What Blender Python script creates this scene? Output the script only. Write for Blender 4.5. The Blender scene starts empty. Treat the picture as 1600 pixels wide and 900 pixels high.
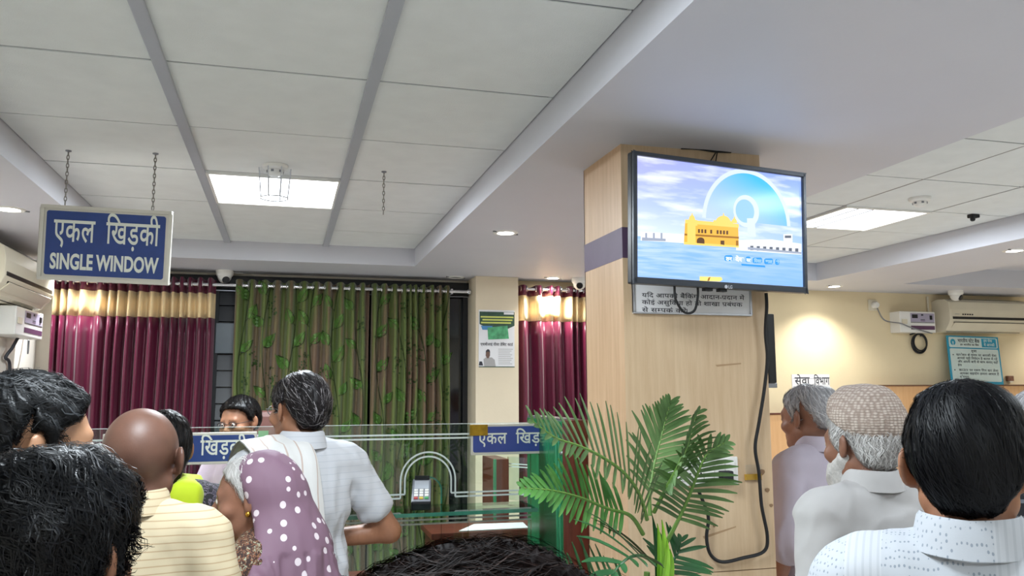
import bpy, bmesh, math, random
import numpy as np
from math import sin, cos, pi, radians
from mathutils import Vector, Matrix, kdtree

random.seed(7)
sc = bpy.context.scene
COL = sc.collection

# ------------------------------------------------------------------ camera
FPX, EYE = 1286.0, 1.65
YAW, PITCH, ROLL = 0.2688, 0.12346, -0.00356
_f = Vector((sin(YAW)*cos(PITCH), cos(YAW)*cos(PITCH), sin(PITCH)))
_r = Vector((cos(YAW), -sin(YAW), 0)); _u = _r.cross(_f)
CR = _r*cos(ROLL) + _u*sin(ROLL); CU = _u*cos(ROLL) - _r*sin(ROLL); CF = _f
cam_d = bpy.data.cameras.new('camera')
cam_d.sensor_width = 36.0; cam_d.lens = FPX/1600*36.0; cam_d.clip_start = 0.02
cam = bpy.data.objects.new('camera', cam_d); COL.objects.link(cam)
cam.matrix_world = Matrix(((CR.x, CU.x, -CF.x, 0), (CR.y, CU.y, -CF.y, 0), (CR.z, CU.z, -CF.z, EYE), (0, 0, 0, 1)))
sc.camera = cam

# ------------------------------------------------------------------ world, exposure
w = bpy.data.worlds.new('night'); sc.world = w; w.use_nodes = True
w.node_tree.nodes['Background'].inputs[0].default_value = (0.012, 0.016, 0.025, 1)
w.node_tree.nodes['Background'].inputs[1].default_value = 1.0
sc.view_settings.view_transform = 'Standard'; sc.view_settings.look = 'None'
sc.view_settings.gamma = 1.0; sc.view_settings.use_curve_mapping = False
sc.view_settings.exposure = 0.02

# ------------------------------------------------------------------ room lamps (ceiling panels: x, y, z, watts)
PANEL_W = [58, 50, 46, 36, 38, 22, 36]
ROOM_PANELS = [(-0.07, 4.23, 2.65), (3.30, 4.15, 2.67), (-0.07, 1.55, 2.65), (-0.07, -1.1, 2.65), (3.30, 1.2, 2.67), (3.30, -1.2, 2.67), (6.4, 2.4, 2.67)]
def area_light(name, loc, size, watts, col=(0.84, 0.93, 1.0)):
    d = bpy.data.lights.new(name, 'AREA'); d.shape = 'SQUARE'; d.size = size; d.energy = watts; d.color = col
    o = bpy.data.objects.new(name, d); COL.objects.link(o); o.location = loc; return o
for i, (x, y, z) in enumerate(ROOM_PANELS):
    area_light('panel_lamp', (x, y, z-0.035), 0.52, PANEL_W[i])
DOWNLIGHTS = [(1.17, 4.378, 2.525, 1, 'round recessed downlight glowing in the beam left of the television pillar', 34),
              (4.527, 6.02, 2.525, 1, 'round recessed downlight glowing close to the cream wall right of the television', 46),
              (2.014, 6.10, 2.525, 1, 'round recessed downlight shining right above the narrow maroon curtain', 46),
              (4.475, 4.152, 2.525, 1, 'round recessed downlight glowing near the right edge of the photo', 34),
              (-1.301, 4.393, 2.525, 1, 'round recessed downlight glowing left of the hanging blue sign', 75),
              (1.264, 6.239, 2.525, 0, 'unlit round recessed downlight beside the green curtain and cream pier', 0),
              (-1.36, 6.0, 2.525, 1, 'round downlight hidden behind the hanging blue sign above the wide maroon curtain', 48),
              (7.3, 6.0, 2.525, 1, 'round recessed downlight beyond the right air conditioner', 45)]
for (x, y, z, on, lab, wt) in DOWNLIGHTS:
    if on:
        d = bpy.data.lights.new('downlight_lamp', 'SPOT'); d.energy = wt; d.spot_size = radians(125); d.spot_blend = 0.8
        d.shadow_soft_size = 0.03; d.color = (0.93, 0.97, 1.0) if x < 1.5 else (1.0, 0.96, 0.88)
        o = bpy.data.objects.new('downlight_lamp', d); COL.objects.link(o); o.location = (x, y, z-0.03)

# ------------------------------------------------------------------ helpers: pixel rays to points on real planes
ORG = Vector((0, 0, EYE))
def ray(px, py): return CF + CR*((px-800)/FPX) + CU*((450-py)/FPX)
def PY(px, py, y): d = ray(px, py); return ORG + d*(y/d.y)
def PX(px, py, x): d = ray(px, py); return ORG + d*(x/d.x)
def PZ(px, py, z): d = ray(px, py); return ORG + d*((z-EYE)/d.z)
def PD(px, py, dep): return ORG + ray(px, py)*dep
def PPL(px, py, o, n):
    d = ray(px, py); return ORG + d*((o-ORG).dot(n)/d.dot(n))

# ------------------------------------------------------------------ materials
def lin(h):
    h = h.lstrip('#'); v = [int(h[i:i+2], 16)/255 for i in (0, 2, 4)]
    return tuple(c/12.92 if c <= 0.04045 else ((c+0.055)/1.055)**2.4 for c in v) + (1.0,)
class NT:
    def __init__(s, name):
        s.m = bpy.data.materials.new(name); s.m.use_nodes = True; s.t = s.m.node_tree; s.b = s.t.nodes['Principled BSDF']
    def n(s, typ, **kw):
        k = s.t.nodes.new(typ)
        for a, v in kw.items():
            if a.startswith('i_'): 
                key = a[2:]; key = int(key) if key.isdigit() else key
                k.inputs[key].default_value = v
            else: setattr(k, a, v)
        return k
    def l(s, a, b): s.t.links.new(a, b)
    def set(s, **kw):
        for a, v in kw.items(): s.b.inputs[a].default_value = v
def obj_coord(nt, scale=(1, 1, 1), rot=(0, 0, 0)):
    tc = nt.n('ShaderNodeTexCoord'); mp = nt.n('ShaderNodeMapping')
    mp.inputs['Scale'].default_value = scale; mp.inputs['Rotation'].default_value = rot
    nt.l(tc.outputs['Object'], mp.inputs['Vector']); return mp.outputs['Vector']
def ramp(nt, fac, stops, interp='LINEAR'):
    r = nt.n('ShaderNodeValToRGB'); r.color_ramp.interpolation = interp
    e = r.color_ramp.elements
    while len(e) < len(stops): e.new(0.5)
    for k, (p, c) in enumerate(stops): e[k].position = p; e[k].color = c
    nt.l(fac, r.inputs[0]); return r.outputs[0]
def mathn(nt, op, a, b=None, c=None):
    k = nt.n('ShaderNodeMath', operation=op)
    for i, v in enumerate((a, b, c)):
        if v is None: continue
        if isinstance(v, (int, float)): k.inputs[i].default_value = v
        else: nt.l(v, k.inputs[i])
    return k.outputs[0]
def mixc(nt, fac, a, b):
    k = nt.n('ShaderNodeMix', data_type='RGBA')
    for i, v in ((0, fac), (6, a), (7, b)):
        if isinstance(v, (int, float, tuple)): k.inputs[i].default_value = v
        else: nt.l(v, k.inputs[i])
    return k.outputs[2]
def bump(nt, h, strength=0.2, dist=0.01):
    k = nt.n('ShaderNodeBump'); k.inputs['Strength'].default_value = strength; k.inputs['Distance'].default_value = dist
    nt.l(h, k.inputs['Height']); nt.l(k.outputs[0], nt.b.inputs['Normal'])
def M(name, col, rough=0.5, metal=0.0, var=0.06, vscale=6.0, bs=0.0, bscale=80.0, stretch=(1, 1, 1), spec=0.5, sheen=0.0, bdist=0.004):
    nt = NT(name); nt.set(Roughness=rough, Metallic=metal); nt.b.inputs['Specular IOR Level'].default_value = spec
    c = lin(col) if isinstance(col, str) else col
    v = obj_coord(nt, stretch)
    nz = nt.n('ShaderNodeTexNoise', i_Scale=vscale, i_Detail=4.0); nt.l(v, nz.inputs['Vector'])
    lo = tuple(x*(1-var) for x in c[:3])+(1,); hi = tuple(min(1, x*(1+var)) for x in c[:3])+(1,)
    nt.l(ramp(nt, nz.outputs[0], [(0.3, lo), (0.7, hi)]), nt.b.inputs['Base Color'])
    if bs > 0:
        n2 = nt.n('ShaderNodeTexNoise', i_Scale=bscale, i_Detail=3.0); nt.l(v, n2.inputs['Vector']); bump(nt, n2.outputs[0], bs, bdist)
    if sheen > 0: nt.set(**{'Sheen Weight': sheen})
    return nt.m
def EM(name, col, strength):
    nt = NT(name); c = lin(col) if isinstance(col, str) else col
    nt.set(Roughness=0.3); nt.b.inputs['Specular IOR Level'].default_value = .12; nt.b.inputs['Base Color'].default_value = (0.02, 0.02, 0.02, 1)
    nt.b.inputs['Emission Color'].default_value = c; nt.b.inputs['Emission Strength'].default_value = strength
    return nt.m
def glass_mat(name, tint=(0.93, 0.98, 0.95, 1), rough=0.0, gain=1.0):
    m = bpy.data.materials.new(name); m.use_nodes = True; t = m.node_tree; t.nodes.clear()
    out = t.nodes.new('ShaderNodeOutputMaterial'); mx = t.nodes.new('ShaderNodeMixShader')
    tr = t.nodes.new('ShaderNodeBsdfTransparent'); gl = t.nodes.new('ShaderNodeBsdfGlossy'); fr = t.nodes.new('ShaderNodeFresnel')
    tr.inputs[0].default_value = tint; gl.inputs['Roughness'].default_value = rough; fr.inputs[0].default_value = 1.45
    ml = t.nodes.new('ShaderNodeMath'); ml.operation = 'MULTIPLY'; ml.inputs[1].default_value = gain
    t.links.new(fr.outputs[0], ml.inputs[0]); t.links.new(ml.outputs[0], mx.inputs[0])
    t.links.new(tr.outputs[0], mx.inputs[1]); t.links.new(gl.outputs[0], mx.inputs[2]); t.links.new(mx.outputs[0], out.inputs[0])
    return m
def wood_laminate(name, c1, c2, rough=0.45):
    nt = NT(name); nt.set(Roughness=rough)
    v = obj_coord(nt, (14, 14, 0.9)); nz = nt.n('ShaderNodeTexNoise', i_Scale=3.0, i_Detail=8.0, i_Roughness=0.65); nt.l(v, nz.inputs['Vector'])
    v2 = obj_coord(nt, (1.5, 1.5, 0.5)); n2 = nt.n('ShaderNodeTexNoise', i_Scale=2.0, i_Detail=2.0); nt.l(v2, n2.inputs['Vector'])
    f = mathn(nt, 'ADD', mathn(nt, 'MULTIPLY', nz.outputs[0], 0.6), mathn(nt, 'MULTIPLY', n2.outputs[0], 0.4))
    nt.l(ramp(nt, f, [(0.38, lin(c2)), (0.62, lin(c1))]), nt.b.inputs['Base Color'])
    bump(nt, nz.outputs[0], 0.05, 0.002); return nt.m

MAT = {}
MAT['tile'] = M('ceiling_tile', '#dfe3e2', 0.9, var=0.03, vscale=9, bs=0.25, bscale=220)
MAT['bar'] = M('ceiling_bar', '#aeb2ba', 0.45, var=0.02)
MAT['soffit'] = M('soffit_paint', '#cdced6', 0.5, var=0.025, vscale=2.0, bs=0.08, bscale=40)
MAT['cream'] = M('cream_wall', '#e6d5b0', 0.75, var=0.03, vscale=3, bs=0.12, bscale=60)
MAT['white_wall'] = M('white_wall', '#e9e2d6', 0.75, var=0.03, vscale=3, bs=0.1, bscale=60)
MAT['pier'] = M('pier_paint', '#e0d2b8', 0.7, var=0.03, vscale=4, bs=0.12, bscale=60)
MAT['floor'] = M('floor_tile', '#d2d0cc', 0.3, var=0.08, vscale=2)
MAT['laminate'] = wood_laminate('pillar_laminate', '#d8bf9e', '#c6a986')
MAT['laminate_side'] = wood_laminate('pillar_laminate_side', '#d9b894', '#c5a17c')
MAT['purple'] = M('purple_band', '#5b4760', 0.5, var=0.08, vscale=12)
MAT['orange_wood'] = wood_laminate('panel_wood', '#e3b583', '#d6a472')
MAT['darkwood'] = wood_laminate('dark_red_wood', '#6a2f22', '#4a1f17', 0.35)
MAT['seam'] = M('seam', '#6d4a33', 0.7)
MAT['black'] = M('black_plastic', '#16181c', 0.32, var=0.1)
MAT['blackmat'] = M('black_matte', '#101114', 0.6, var=0.1)
MAT['graymetal'] = M('grey_metal', '#8d9096', 0.35, 0.8)
MAT['steel'] = M('steel_rod', '#d8d8da', 0.22, 0.9)
MAT['white_pl'] = M('white_plastic', '#e8e7e2', 0.4, var=0.02)
MAT['offwhite_pl'] = M('cream_plastic', '#ddd5bf', 0.42, var=0.03)
MAT['paper'] = M('white_paper', '#e4e4e6', 0.7, var=0.02)
MAT['navy'] = M('navy_sign', '#1f3c7c', 0.35, var=0.06, vscale=30)
MAT['navy2'] = M('slate_blue_sign', '#35468c', 0.35, var=0.05, vscale=30)
MAT['letter'] = M('sign_letter', '#d8dcd2', 0.5, var=0.02)
MAT['signframe'] = M('sign_frame', '#c9c6bc', 0.4, 0.2, var=0.03)
MAT['ink'] = M('dark_ink', '#33343c', 0.6)
MAT['teal'] = M('teal_print', '#2795b4', 0.45, var=0.05)
MAT['glass'] = glass_mat('counter_glass', (0.90, 0.97, 0.93, 1))
MAT['glassclear'] = glass_mat('clear_plastic', (0.95, 0.965, 0.985, 1), 0.05, 0.3)
MAT['night_glass'] = M('night_window_glass', '#0b1218', 0.06, var=0.1, spec=0.6)
MAT['etch'] = M('frosted_etch', '#c9d3d0', 0.7, var=0.03)
MAT['glass_edge'] = M('green_glass_edge', '#2f6f5c', 0.12, var=0.2, vscale=20)
MAT['led'] = EM('led_panel_glow', (0.92, 0.97, 1.0, 1), 6.0)
MAT['spot'] = EM('downlight_glow', (1.0, 0.98, 0.95, 1), 34.0)

# ------------------------------------------------------------------ mesh collector
class MB:
    def __init__(s): s.v = []; s.f = []
    def add(s, vs, fs):
        o = len(s.v); s.v += [tuple(p) for p in vs]; s.f += [tuple(i+o for i in q) for q in fs]; return s
    def box(s, a, b):
        (x0, y0, z0), (x1, y1, z1) = a, b
        return s.add([(x0, y0, z0), (x1, y0, z0), (x1, y1, z0), (x0, y1, z0), (x0, y0, z1), (x1, y0, z1), (x1, y1, z1), (x0, y1, z1)],
                     [(0, 3, 2, 1), (4, 5, 6, 7), (0, 1, 5, 4), (1, 2, 6, 5), (2, 3, 7, 6), (3, 0, 4, 7)])
    def obox(s, c, ex, ey, ez, sx, sy, sz):
        c = Vector(c); vs = []
        for k in (-1, 1):
            for (i, j) in ((-1, -1), (1, -1), (1, 1), (-1, 1)): vs.append(c + ex*(i*sx/2) + ey*(j*sy/2) + ez*(k*sz/2))
        return s.add(vs, [(0, 3, 2, 1), (4, 5, 6, 7), (0, 1, 5, 4), (1, 2, 6, 5), (2, 3, 7, 6), (3, 0, 4, 7)])
    def tube(s, path, r, seg=8, closed=False):
        P = [Vector(p) for p in path]; n = len(P); rings = []; prev = None
        for i, p in enumerate(P):
            if closed: t = (P[(i+1) % n]-P[i-1])
            else: t = P[min(i+1, n-1)]-P[max(i-1, 0)]
            t.normalize()
            if prev is None:
                a = Vector((0, 0, 1)) if abs(t.z) < 0.9 else Vector((1, 0, 0)); nrm = t.cross(a).normalized()
            else: nrm = (prev - t*prev.dot(t)).normalized()
            prev = nrm; bi = t.cross(nrm); rr = r[i] if isinstance(r, (list, tuple)) else r
            rings.append([p + nrm*(rr*cos(2*pi*k/seg)) + bi*(rr*sin(2*pi*k/seg)) for k in range(seg)])
        vs = [q for rg in rings for q in rg]; fs = []
        m = n if closed else n-1
        for i in range(m):
            j = (i+1) % n
            for k in range(seg): fs.append((i*seg+k, i*seg+(k+1) % seg, j*seg+(k+1) % seg, j*seg+k))
        if not closed: fs.append(tuple(range(seg-1, -1, -1))); fs.append(tuple((n-1)*seg+k for k in range(seg)))
        return s.add(vs, fs)
    def lathe(s, prof, c, axis='z', seg=24, sx=1.0):
        c = Vector(c); vs = []; fs = []; n = len(prof)
        for (r, h) in prof:
            for k in range(seg):
                a = 2*pi*k/seg; p = Vector((r*cos(a)*sx, r*sin(a), h))
                if axis == 'y': p = Vector((p.x, p.z, p.y))
                if axis == 'x': p = Vector((p.z, p.x, p.y))
                vs.append(c+p)
        for i in range(n-1):
            for k in range(seg): fs.append((i*seg+k, i*seg+(k+1) % seg, (i+1)*seg+(k+1) % seg, (i+1)*seg+k))
        if prof[0][0] > 1e-5: fs.append(tuple(range(seg-1, -1, -1)))
        if prof[-1][0] > 1e-5: fs.append(tuple((n-1)*seg+k for k in range(seg)))
        return s.add(vs, fs)
    def prism(s, pts, o, ex, ey, n, th):
        o = Vector(o); k = len(pts)
        vs = [o+ex*x+ey*y for x, y in pts]+[o+ex*x+ey*y+n*th for x, y in pts]
        return s.add(vs, [tuple(range(k-1, -1, -1)), tuple(range(k, 2*k))]+[(i, (i+1) % k, (i+1) % k+k, i+k) for i in range(k)])
    def flat(s, pts): return s.add(pts, [tuple(range(len(pts)))])
    def build(s, name, mat, parent=None, smooth=False, bevel=0.0, sharp=True):
        off = wloc(parent) if parent else Vector((0, 0, 0))
        me = bpy.data.meshes.new(name); me.from_pydata([(x-off.x, y-off.y, z-off.z) for x, y, z in s.v], [], s.f)
        if bevel > 0:
            bm = bmesh.new(); bm.from_mesh(me); bmesh.ops.remove_doubles(bm, verts=bm.verts, dist=1e-5)
            bmesh.ops.bevel(bm, geom=[e for e in bm.edges if e.is_manifold and e.calc_face_angle(0) > 0.6], offset=bevel, segments=2, affect='EDGES', profile=0.6)
            bmesh.ops.recalc_face_normals(bm, faces=bm.faces); bm.to_mesh(me); bm.free()
        me.update()
        if smooth:
            me.shade_smooth()
            if sharp: me.set_sharp_from_angle(angle=radians(42))
        me.materials.append(MAT[mat] if isinstance(mat, str) else mat)
        o = bpy.data.objects.new(name, me); COL.objects.link(o)
        if parent: o.parent = parent
        return o
def wloc(o):
    v = Vector((0, 0, 0))
    while o: v += o.location; o = o.parent
    return v
def tag(o, label=None, cat=None, group=None, kind=None):
    if label: o['label'] = label
    if cat: o['category'] = cat
    if group: o['group'] = group
    if kind: o['kind'] = kind
    return o
def thing(name, label, cat, loc, group=None, rotz=0.0):
    o = bpy.data.objects.new(name, None); COL.objects.link(o); o.empty_display_size = 0.05
    o.location = loc; o.rotation_euler = (0, 0, rotz); return tag(o, label, cat, group)
def struct(o): o['kind'] = 'structure'; return o
def arc(c, r, a0, a1, n, ex=Vector((1, 0, 0)), ey=Vector((0, 0, 1))):
    return [Vector(c)+ex*(r*cos(a0+(a1-a0)*i/n))+ey*(r*sin(a0+(a1-a0)*i/n)) for i in range(n+1)]
def smooth_path(pts, n=8):
    P = [Vector(p) for p in pts]; out = []
    for i in range(len(P)-1):
        p0, p1, p2, p3 = P[max(i-1, 0)], P[i], P[i+1], P[min(i+2, len(P)-1)]
        for k in range(n):
            t = k/n; out.append(0.5*((2*p1)+(p2-p0)*t+(2*p0-5*p1+4*p2-p3)*t*t+(3*p1-p0-3*p2+p3)*t**3))
    out.append(P[-1]); return out

# ------------------------------------------------------------------ lettering (Blender's built-in font, turned into flat meshes)
def glyphs(text, bold=0.0):
    d = bpy.data.curves.new('txt', 'FONT'); d.body = text; d.size = 1.0; d.offset = bold; d.resolution_u = 4
    o = bpy.data.objects.new('txt', d); COL.objects.link(o)
    bpy.context.view_layer.update()
    me = bpy.data.meshes.new_from_object(o.evaluated_get(bpy.context.evaluated_depsgraph_get()))
    V = [tuple(v.co[:2]) for v in me.vertices]; F = [tuple(p.vertices) for p in me.polygons]
    bpy.data.objects.remove(o); bpy.data.curves.remove(d); bpy.data.meshes.remove(me); return V, F
def clip_right(V, F, frac):
    xs = [v[0] for v in V]; x1 = min(xs)+(max(xs)-min(xs))*frac
    return [(min(v[0], x1), v[1]) for v in V], F
def line_mesh(tokens, bold=0.0):
    """tokens: plain strings in visual order; ('half', g) a consonant cut before its stem; ('ra', g) with the under-stroke; ('repha', g) with the hook above"""
    V = []; F = []; x = 0.0
    def put(vv, ff, dx):
        o = len(V); V.extend((a+dx, b) for a, b in vv); F.extend(tuple(i+o for i in q) for q in ff)
    for t in tokens:
        if t == ' ': x += 0.3; continue
        g = t if isinstance(t, str) else t[1]
        vv, ff = glyphs(g, bold); mn = min(a for a, b in vv); mx = max(a for a, b in vv)
        if not isinstance(t, str) and t[0] == 'half':
            vv, ff = clip_right(vv, ff, 0.62); mx = mn+(mx-mn)*0.62
        put(vv, ff, x-mn); wd = mx-mn
        if not isinstance(t, str) and t[0] == 'ra':
            a = x+wd*0.62; put([(a, 0.12), (a+0.05, 0.17), (a-0.18, -0.04), (a-0.24, 0.0)], [(0, 1, 2, 3)], 0)
        if not isinstance(t, str) and t[0] == 'repha':
            a = x+wd*0.75; put([(a, 0.62), (a+0.06, 0.62), (a+0.02, 0.78), (a+0.12, 0.8), (a+0.12, 0.86), (a-0.05, 0.83)], [(0, 1, 2, 5), (2, 3, 4, 5)], 0)
        x += wd-0.004
    return V, F, x
def place_text(tokens, o, ex, ey, w, h=None, lift=None, bold=0.0, mat='letter', parent=None, name='lettering', base=True, sx=None):
    """o: lower-left corner; w: wanted width; h: scale of one em (None keeps the glyph aspect)"""
    if isinstance(tokens, str): tokens = [tokens]
    V, F, x = line_mesh(tokens, bold); mn = min(a for a, b in V); mx = max(a for a, b in V)
    s = w/(mx-mn); sy = h if h else s
    n = lift if lift is not None else Vector((0, -0.0008, 0))
    b = MB(); b.add([Vector(o)+ex*((a-mn)*s)+ey*(c*sy)+n for a, c in V], F)
    return b.build(name, mat, parent)
XE, YE, ZE = Vector((1, 0, 0)), Vector((0, 1, 0)), Vector((0, 0, 1))

# ================================================================== ROOM SHELL
ZC, ZS = 2.65, 2.525            # left tray height, beam underside
XL, XR, YB, YF = -1.68, 8.4, 6.44, -2.6
TRL = (-1.04, 0.87, YF, 5.75); TRR = (2.29, 4.16, YF, 5.75); ZR = 2.67
b = MB()
for (x0, x1, y0, y1) in ((XL-.1, TRL[0], YF, 5.75), (TRL[1], TRR[0], YF, 5.75), (TRR[1], 5.0, YF, 5.75), (7.6, XR+.1, YF, 5.75), (XL-.1, XR+.1, 5.75, YB+.3)):
    b.box((x0, y0, ZS), (x1, y1, 2.80))
b.box((XL-.1, YF-.1, 2.80), (XR+.1, YB+.3, 2.9)); b.box((5.0, YF, 2.68), (7.6, 5.75, 2.80))
ceiling = struct(b.build('ceiling', 'soffit'))
def tray(cols, rows, z, skip):
    for i in range(len(cols)-1):
        for j in range(len(rows)-1):
            if any(abs((cols[i]+cols[i+1])/2-sx) < .2 and abs((rows[j]+rows[j+1])/2-sy) < .25 for sx, sy in skip): continue
            b = MB(); g = .0055; dz = random.uniform(-.0012, .0012)
            b.box((cols[i]+g, rows[j]+g, z+dz), (cols[i+1]-g, rows[j+1]-g, z+.016+dz)); b.build('tile', 'tile', ceiling)
SK = [(x, y) for x, y, z in ROOM_PANELS]
MAT['crossbar'] = M('cross_bar_grey', '#74777c', .6)
rows_l = [5.75, 5.2, 4.555, 3.9, 3.25, 2.6, 1.92, 1.27, .62, -.03, -.68, -1.33, -1.98, YF][::-1]
cols_l = [-1.04, -.395, .25, .87]
tray(cols_l, rows_l, ZC, SK)
for x in cols_l[1:3]: MB().box((x-.02, YF, ZC-.012), (x+.02, 5.75, ZC+.002)).build('main_bar', 'bar', ceiling, bevel=.003)
for y in rows_l[1:-1]:
    for i in range(3): MB().box((cols_l[i]+.02, y-.006, ZC+.003), (cols_l[i+1]-.02, y+.006, ZC+.012)).build('cross_bar', 'crossbar', ceiling)
rows_r = [5.75, 5.07, 4.47, 3.87, 3.27, 2.67, 2.07, 1.47, .87, .27, -.33, -.93, -1.53, -2.13, YF][::-1]
cols_r = [2.29, 2.40, 3.0, 3.6, 4.16]
tray(cols_r, rows_r, ZR, SK)
for x in cols_r[1:4]: MB().box((x-.007, YF, ZR+.001), (x+.007, 5.75, ZR+.010)).build('main_bar', 'graymetal', ceiling)
for y in rows_r[1:-1]: MB().box((2.29, y-.005, ZR+.003), (4.16, y+.005, ZR+.012)).build('cross_bar', 'graymetal', ceiling)

struct(MB().box((XL-.1, YF-.1, -.1), (XR+.1, YB+.6, 0)).build('floor', 'floor'))
struct(MB().box((XL-.1, YF-.1, 0), (XL, YB+.3, 2.8)).build('wall_left', 'white_wall'))
struct(MB().box((XR, YF-.1, 0), (XR+.1, YB+.3, 2.8)).build('wall_right', 'cream'))
struct(MB().box((XL, YF-.1, 0), (XR, YF, 2.8)).build('wall_front', 'white_wall'))
b = MB(); b.box((XL, YB, 0), (-1.56, YB+.1, 2.8)); b.box((-1.56, YB, 2.47), (1.40, YB+.1, 2.8)); b.box((-1.56, YB, 0), (1.40, YB+.1, .30))
struct(b.build('wall_back', 'white_wall'))
struct(MB().box((1.74, 6.33, 0), (XR, 6.43, 2.8)).build('wall_right_back', 'cream'))
struct(MB().box((1.40, 6.13, 0), (1.74, YB+.1, ZS)).build('trim_pier', 'pier', bevel=.004))

# window behind the curtains
win = struct(thing('window_1', None, None, (-.08, YB, .30)))
for x in (-1.56, -.52, .33, .82, 1.36): MB().box((x, YB-.03, .30), (x+.04, YB+.05, 2.47)).build('mullion', 'blackmat', win, bevel=.004)
MB().box((-1.56, YB-.06, 2.40), (1.40, YB+.05, 2.50)).build('head_frame', 'blackmat', win)
MB().box((-1.56, YB-.02, 2.385), (1.40, YB-.055, 2.393)).build('head_trim', 'graymetal', win)
for x0, x1 in ((-.48, .33), (.37, .82), (.86, 1.36)): MB().box((x0, YB+.01, .34), (x1, YB+.02, 2.40)).build('pane', 'night_glass', win)
MAT['slat'] = M('dark_slat', '#2a2c30', 0.4, var=.12); MAT['pale_pane'] = M('pale_slat', '#566068', 0.3, var=.1)
for k in range(17):
    z = .36+k*.12
    pale = abs(z-1.98) < .13 and False
    MB().obox((-.20, YB-.012, z+.06), XE, Vector((0, .97, -.22)).normalized(), Vector((0, .22, .97)).normalized(), .60, .006, .118).build('louvre_slat', 'slat', win)
p0 = PY(338, 505, YB-.035); p1 = PY(372, 552, YB-.035)
tag(MB().box((p0.x, YB-.045, p1.z), (p1.x+.02, YB-.035, p0.z)).build('pale_louvre', 'pale_pane', win), 'pale grey louvre pane')
MAT['outside'] = M('outside_dark', '#08090b', .9)
struct(MB().box((-1.7, YB+.35, 0), (1.8, YB+.4, 2.8)).build('trim_outside', 'outside'))

# ------------------------------------------------------------------ ceiling panels
for i, (x, y, z) in enumerate(ROOM_PANELS):
    labs = ['square glowing light panel in the tile ceiling behind the hanging blue sign', 'square glowing light panel in the ceiling right of the television',
            'square light panel overhead just out of view above the photographer', 'square light panel behind the photographer over the queue',
            'square light panel over the right queue nearest the front', 'square light panel at the rear of the right ceiling tray', 'square light panel over the far right bay']
    hw = .31 if i in (0, 2, 3) else .288
    hy = .318 if i in (0, 2, 3) else .288
    t = thing('ceiling_light_panel', labs[i], 'ceiling light', (x, y, z), 'square ceiling light panels')
    b = MB(); e = .018
    b.box((x-hw, y-hy, z-.010), (x+hw, y-hy+e, z+.03)); b.box((x-hw, y+hy-e, z-.010), (x+hw, y+hy, z+.03))
    b.box((x-hw, y-hy+e, z-.010), (x-hw+e, y+hy-e, z+.03)); b.box((x+hw-e, y-hy+e, z-.010), (x+hw, y+hy-e, z+.03))
    b.build('frame', 'white_pl', t)
    MB().box((x-hw+e, y-hy+e, z-.002), (x+hw-e, y+hy-e, z+.012)).build('diffuser', 'led', t)
    if i == 1:
        for dx in (-.20, -.10): MB().box((x+dx-.006, y-hy+e, z-.012), (x+dx+.006, y+hy-e, z-.002)).build('divider', 'graymetal', t)
MAT['reflector'] = M('reflector', '#f0f0ee', .15, .6)
for (x, y, z, on, lab, wt) in DOWNLIGHTS:
    t = thing('downlight', lab, 'ceiling light', (x, y, z), 'round downlights in the beams')
    MB().lathe([(.042, .001), (.05, -.006), (.066, -.005), (.07, 0.0), (.066, .002)], (x, y, z), seg=28).build('trim_ring', 'white_pl', t, smooth=True)
    MB().lathe([(.046, .0005), (.044, -.003), (.02, -.004), (0.0, -.004)], (x, y, z), seg=24).build('bulb' if on else 'lens', 'spot' if on else 'reflector', t, smooth=True)
    for a in (0.4, 0.4+pi):
        MB().obox((x+.074*cos(a), y+.074*sin(a), z-.003), Vector((cos(a), sin(a), 0)), Vector((-sin(a), cos(a), 0)), ZE, .022, .012, .006).build('spring_clip', 'graymetal', t)

# ------------------------------------------------------------------ detectors, hooks and cameras
MAT['alu_light'] = M('pale_rib', '#c4c8d0', .4)
def detector(x, y, z, lab, lantern):
    t = thing('smoke_detector', lab, 'smoke detector', (x, y, z))
    MB().lathe([(.055, 0), (.055, -.012), (.048, -.020), (.038, -.022)], (x, y, z), seg=28).build('base', 'white_pl', t, smooth=True)
    MB().lathe([(.036, -.02), (.034, -.034), (.026, -.046), (.012, -.050), (0, -.050)], (x, y, z), seg=24).build('sensor_head', 'white_pl', t, smooth=True)
    for k in range(6):
        a = 2*pi*k/6+.2; MB().obox((x+.034*cos(a), y+.034*sin(a), z-.030), Vector((cos(a), sin(a), 0)), Vector((-sin(a), cos(a), 0)), ZE, .006, .012, .010).build('vent_slot', 'graymetal', t)
    if lantern:
        s = 8; R0, R1, z0, z1 = .074, .062, -.02, -.150
        for k in range(s):
            a0 = 2*pi*(k+.5)/s; a1 = 2*pi*(k+1.5)/s
            p = [Vector((x+R0*cos(a0), y+R0*sin(a0), z+z0)), Vector((x+R0*cos(a1), y+R0*sin(a1), z+z0)), Vector((x+R1*cos(a1), y+R1*sin(a1), z+z1)), Vector((x+R1*cos(a0), y+R1*sin(a0), z+z1))]
            MB().flat(p).build('guard_pane', 'glassclear', t)
            MB().tube([p[0], p[3]], .0022, 5).build('guard_rib', 'alu_light', t)
        MB().tube([(x+R1*cos(2*pi*(k+.5)/s), y+R1*sin(2*pi*(k+.5)/s), z+z1) for k in range(s)], .0028, 5, True).build('guard_ring', 'alu_light', t)
q = PZ(430, 262, ZC-.01); detector(q.x, q.y, ZC, 'white smoke detector in a clear faceted guard before the bright ceiling panel', True)
q = PZ(1437, 312, ZR-.01); detector(q.x, q.y, ZR, 'round white smoke detector on the right ceiling beside the light panel', False)
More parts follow.
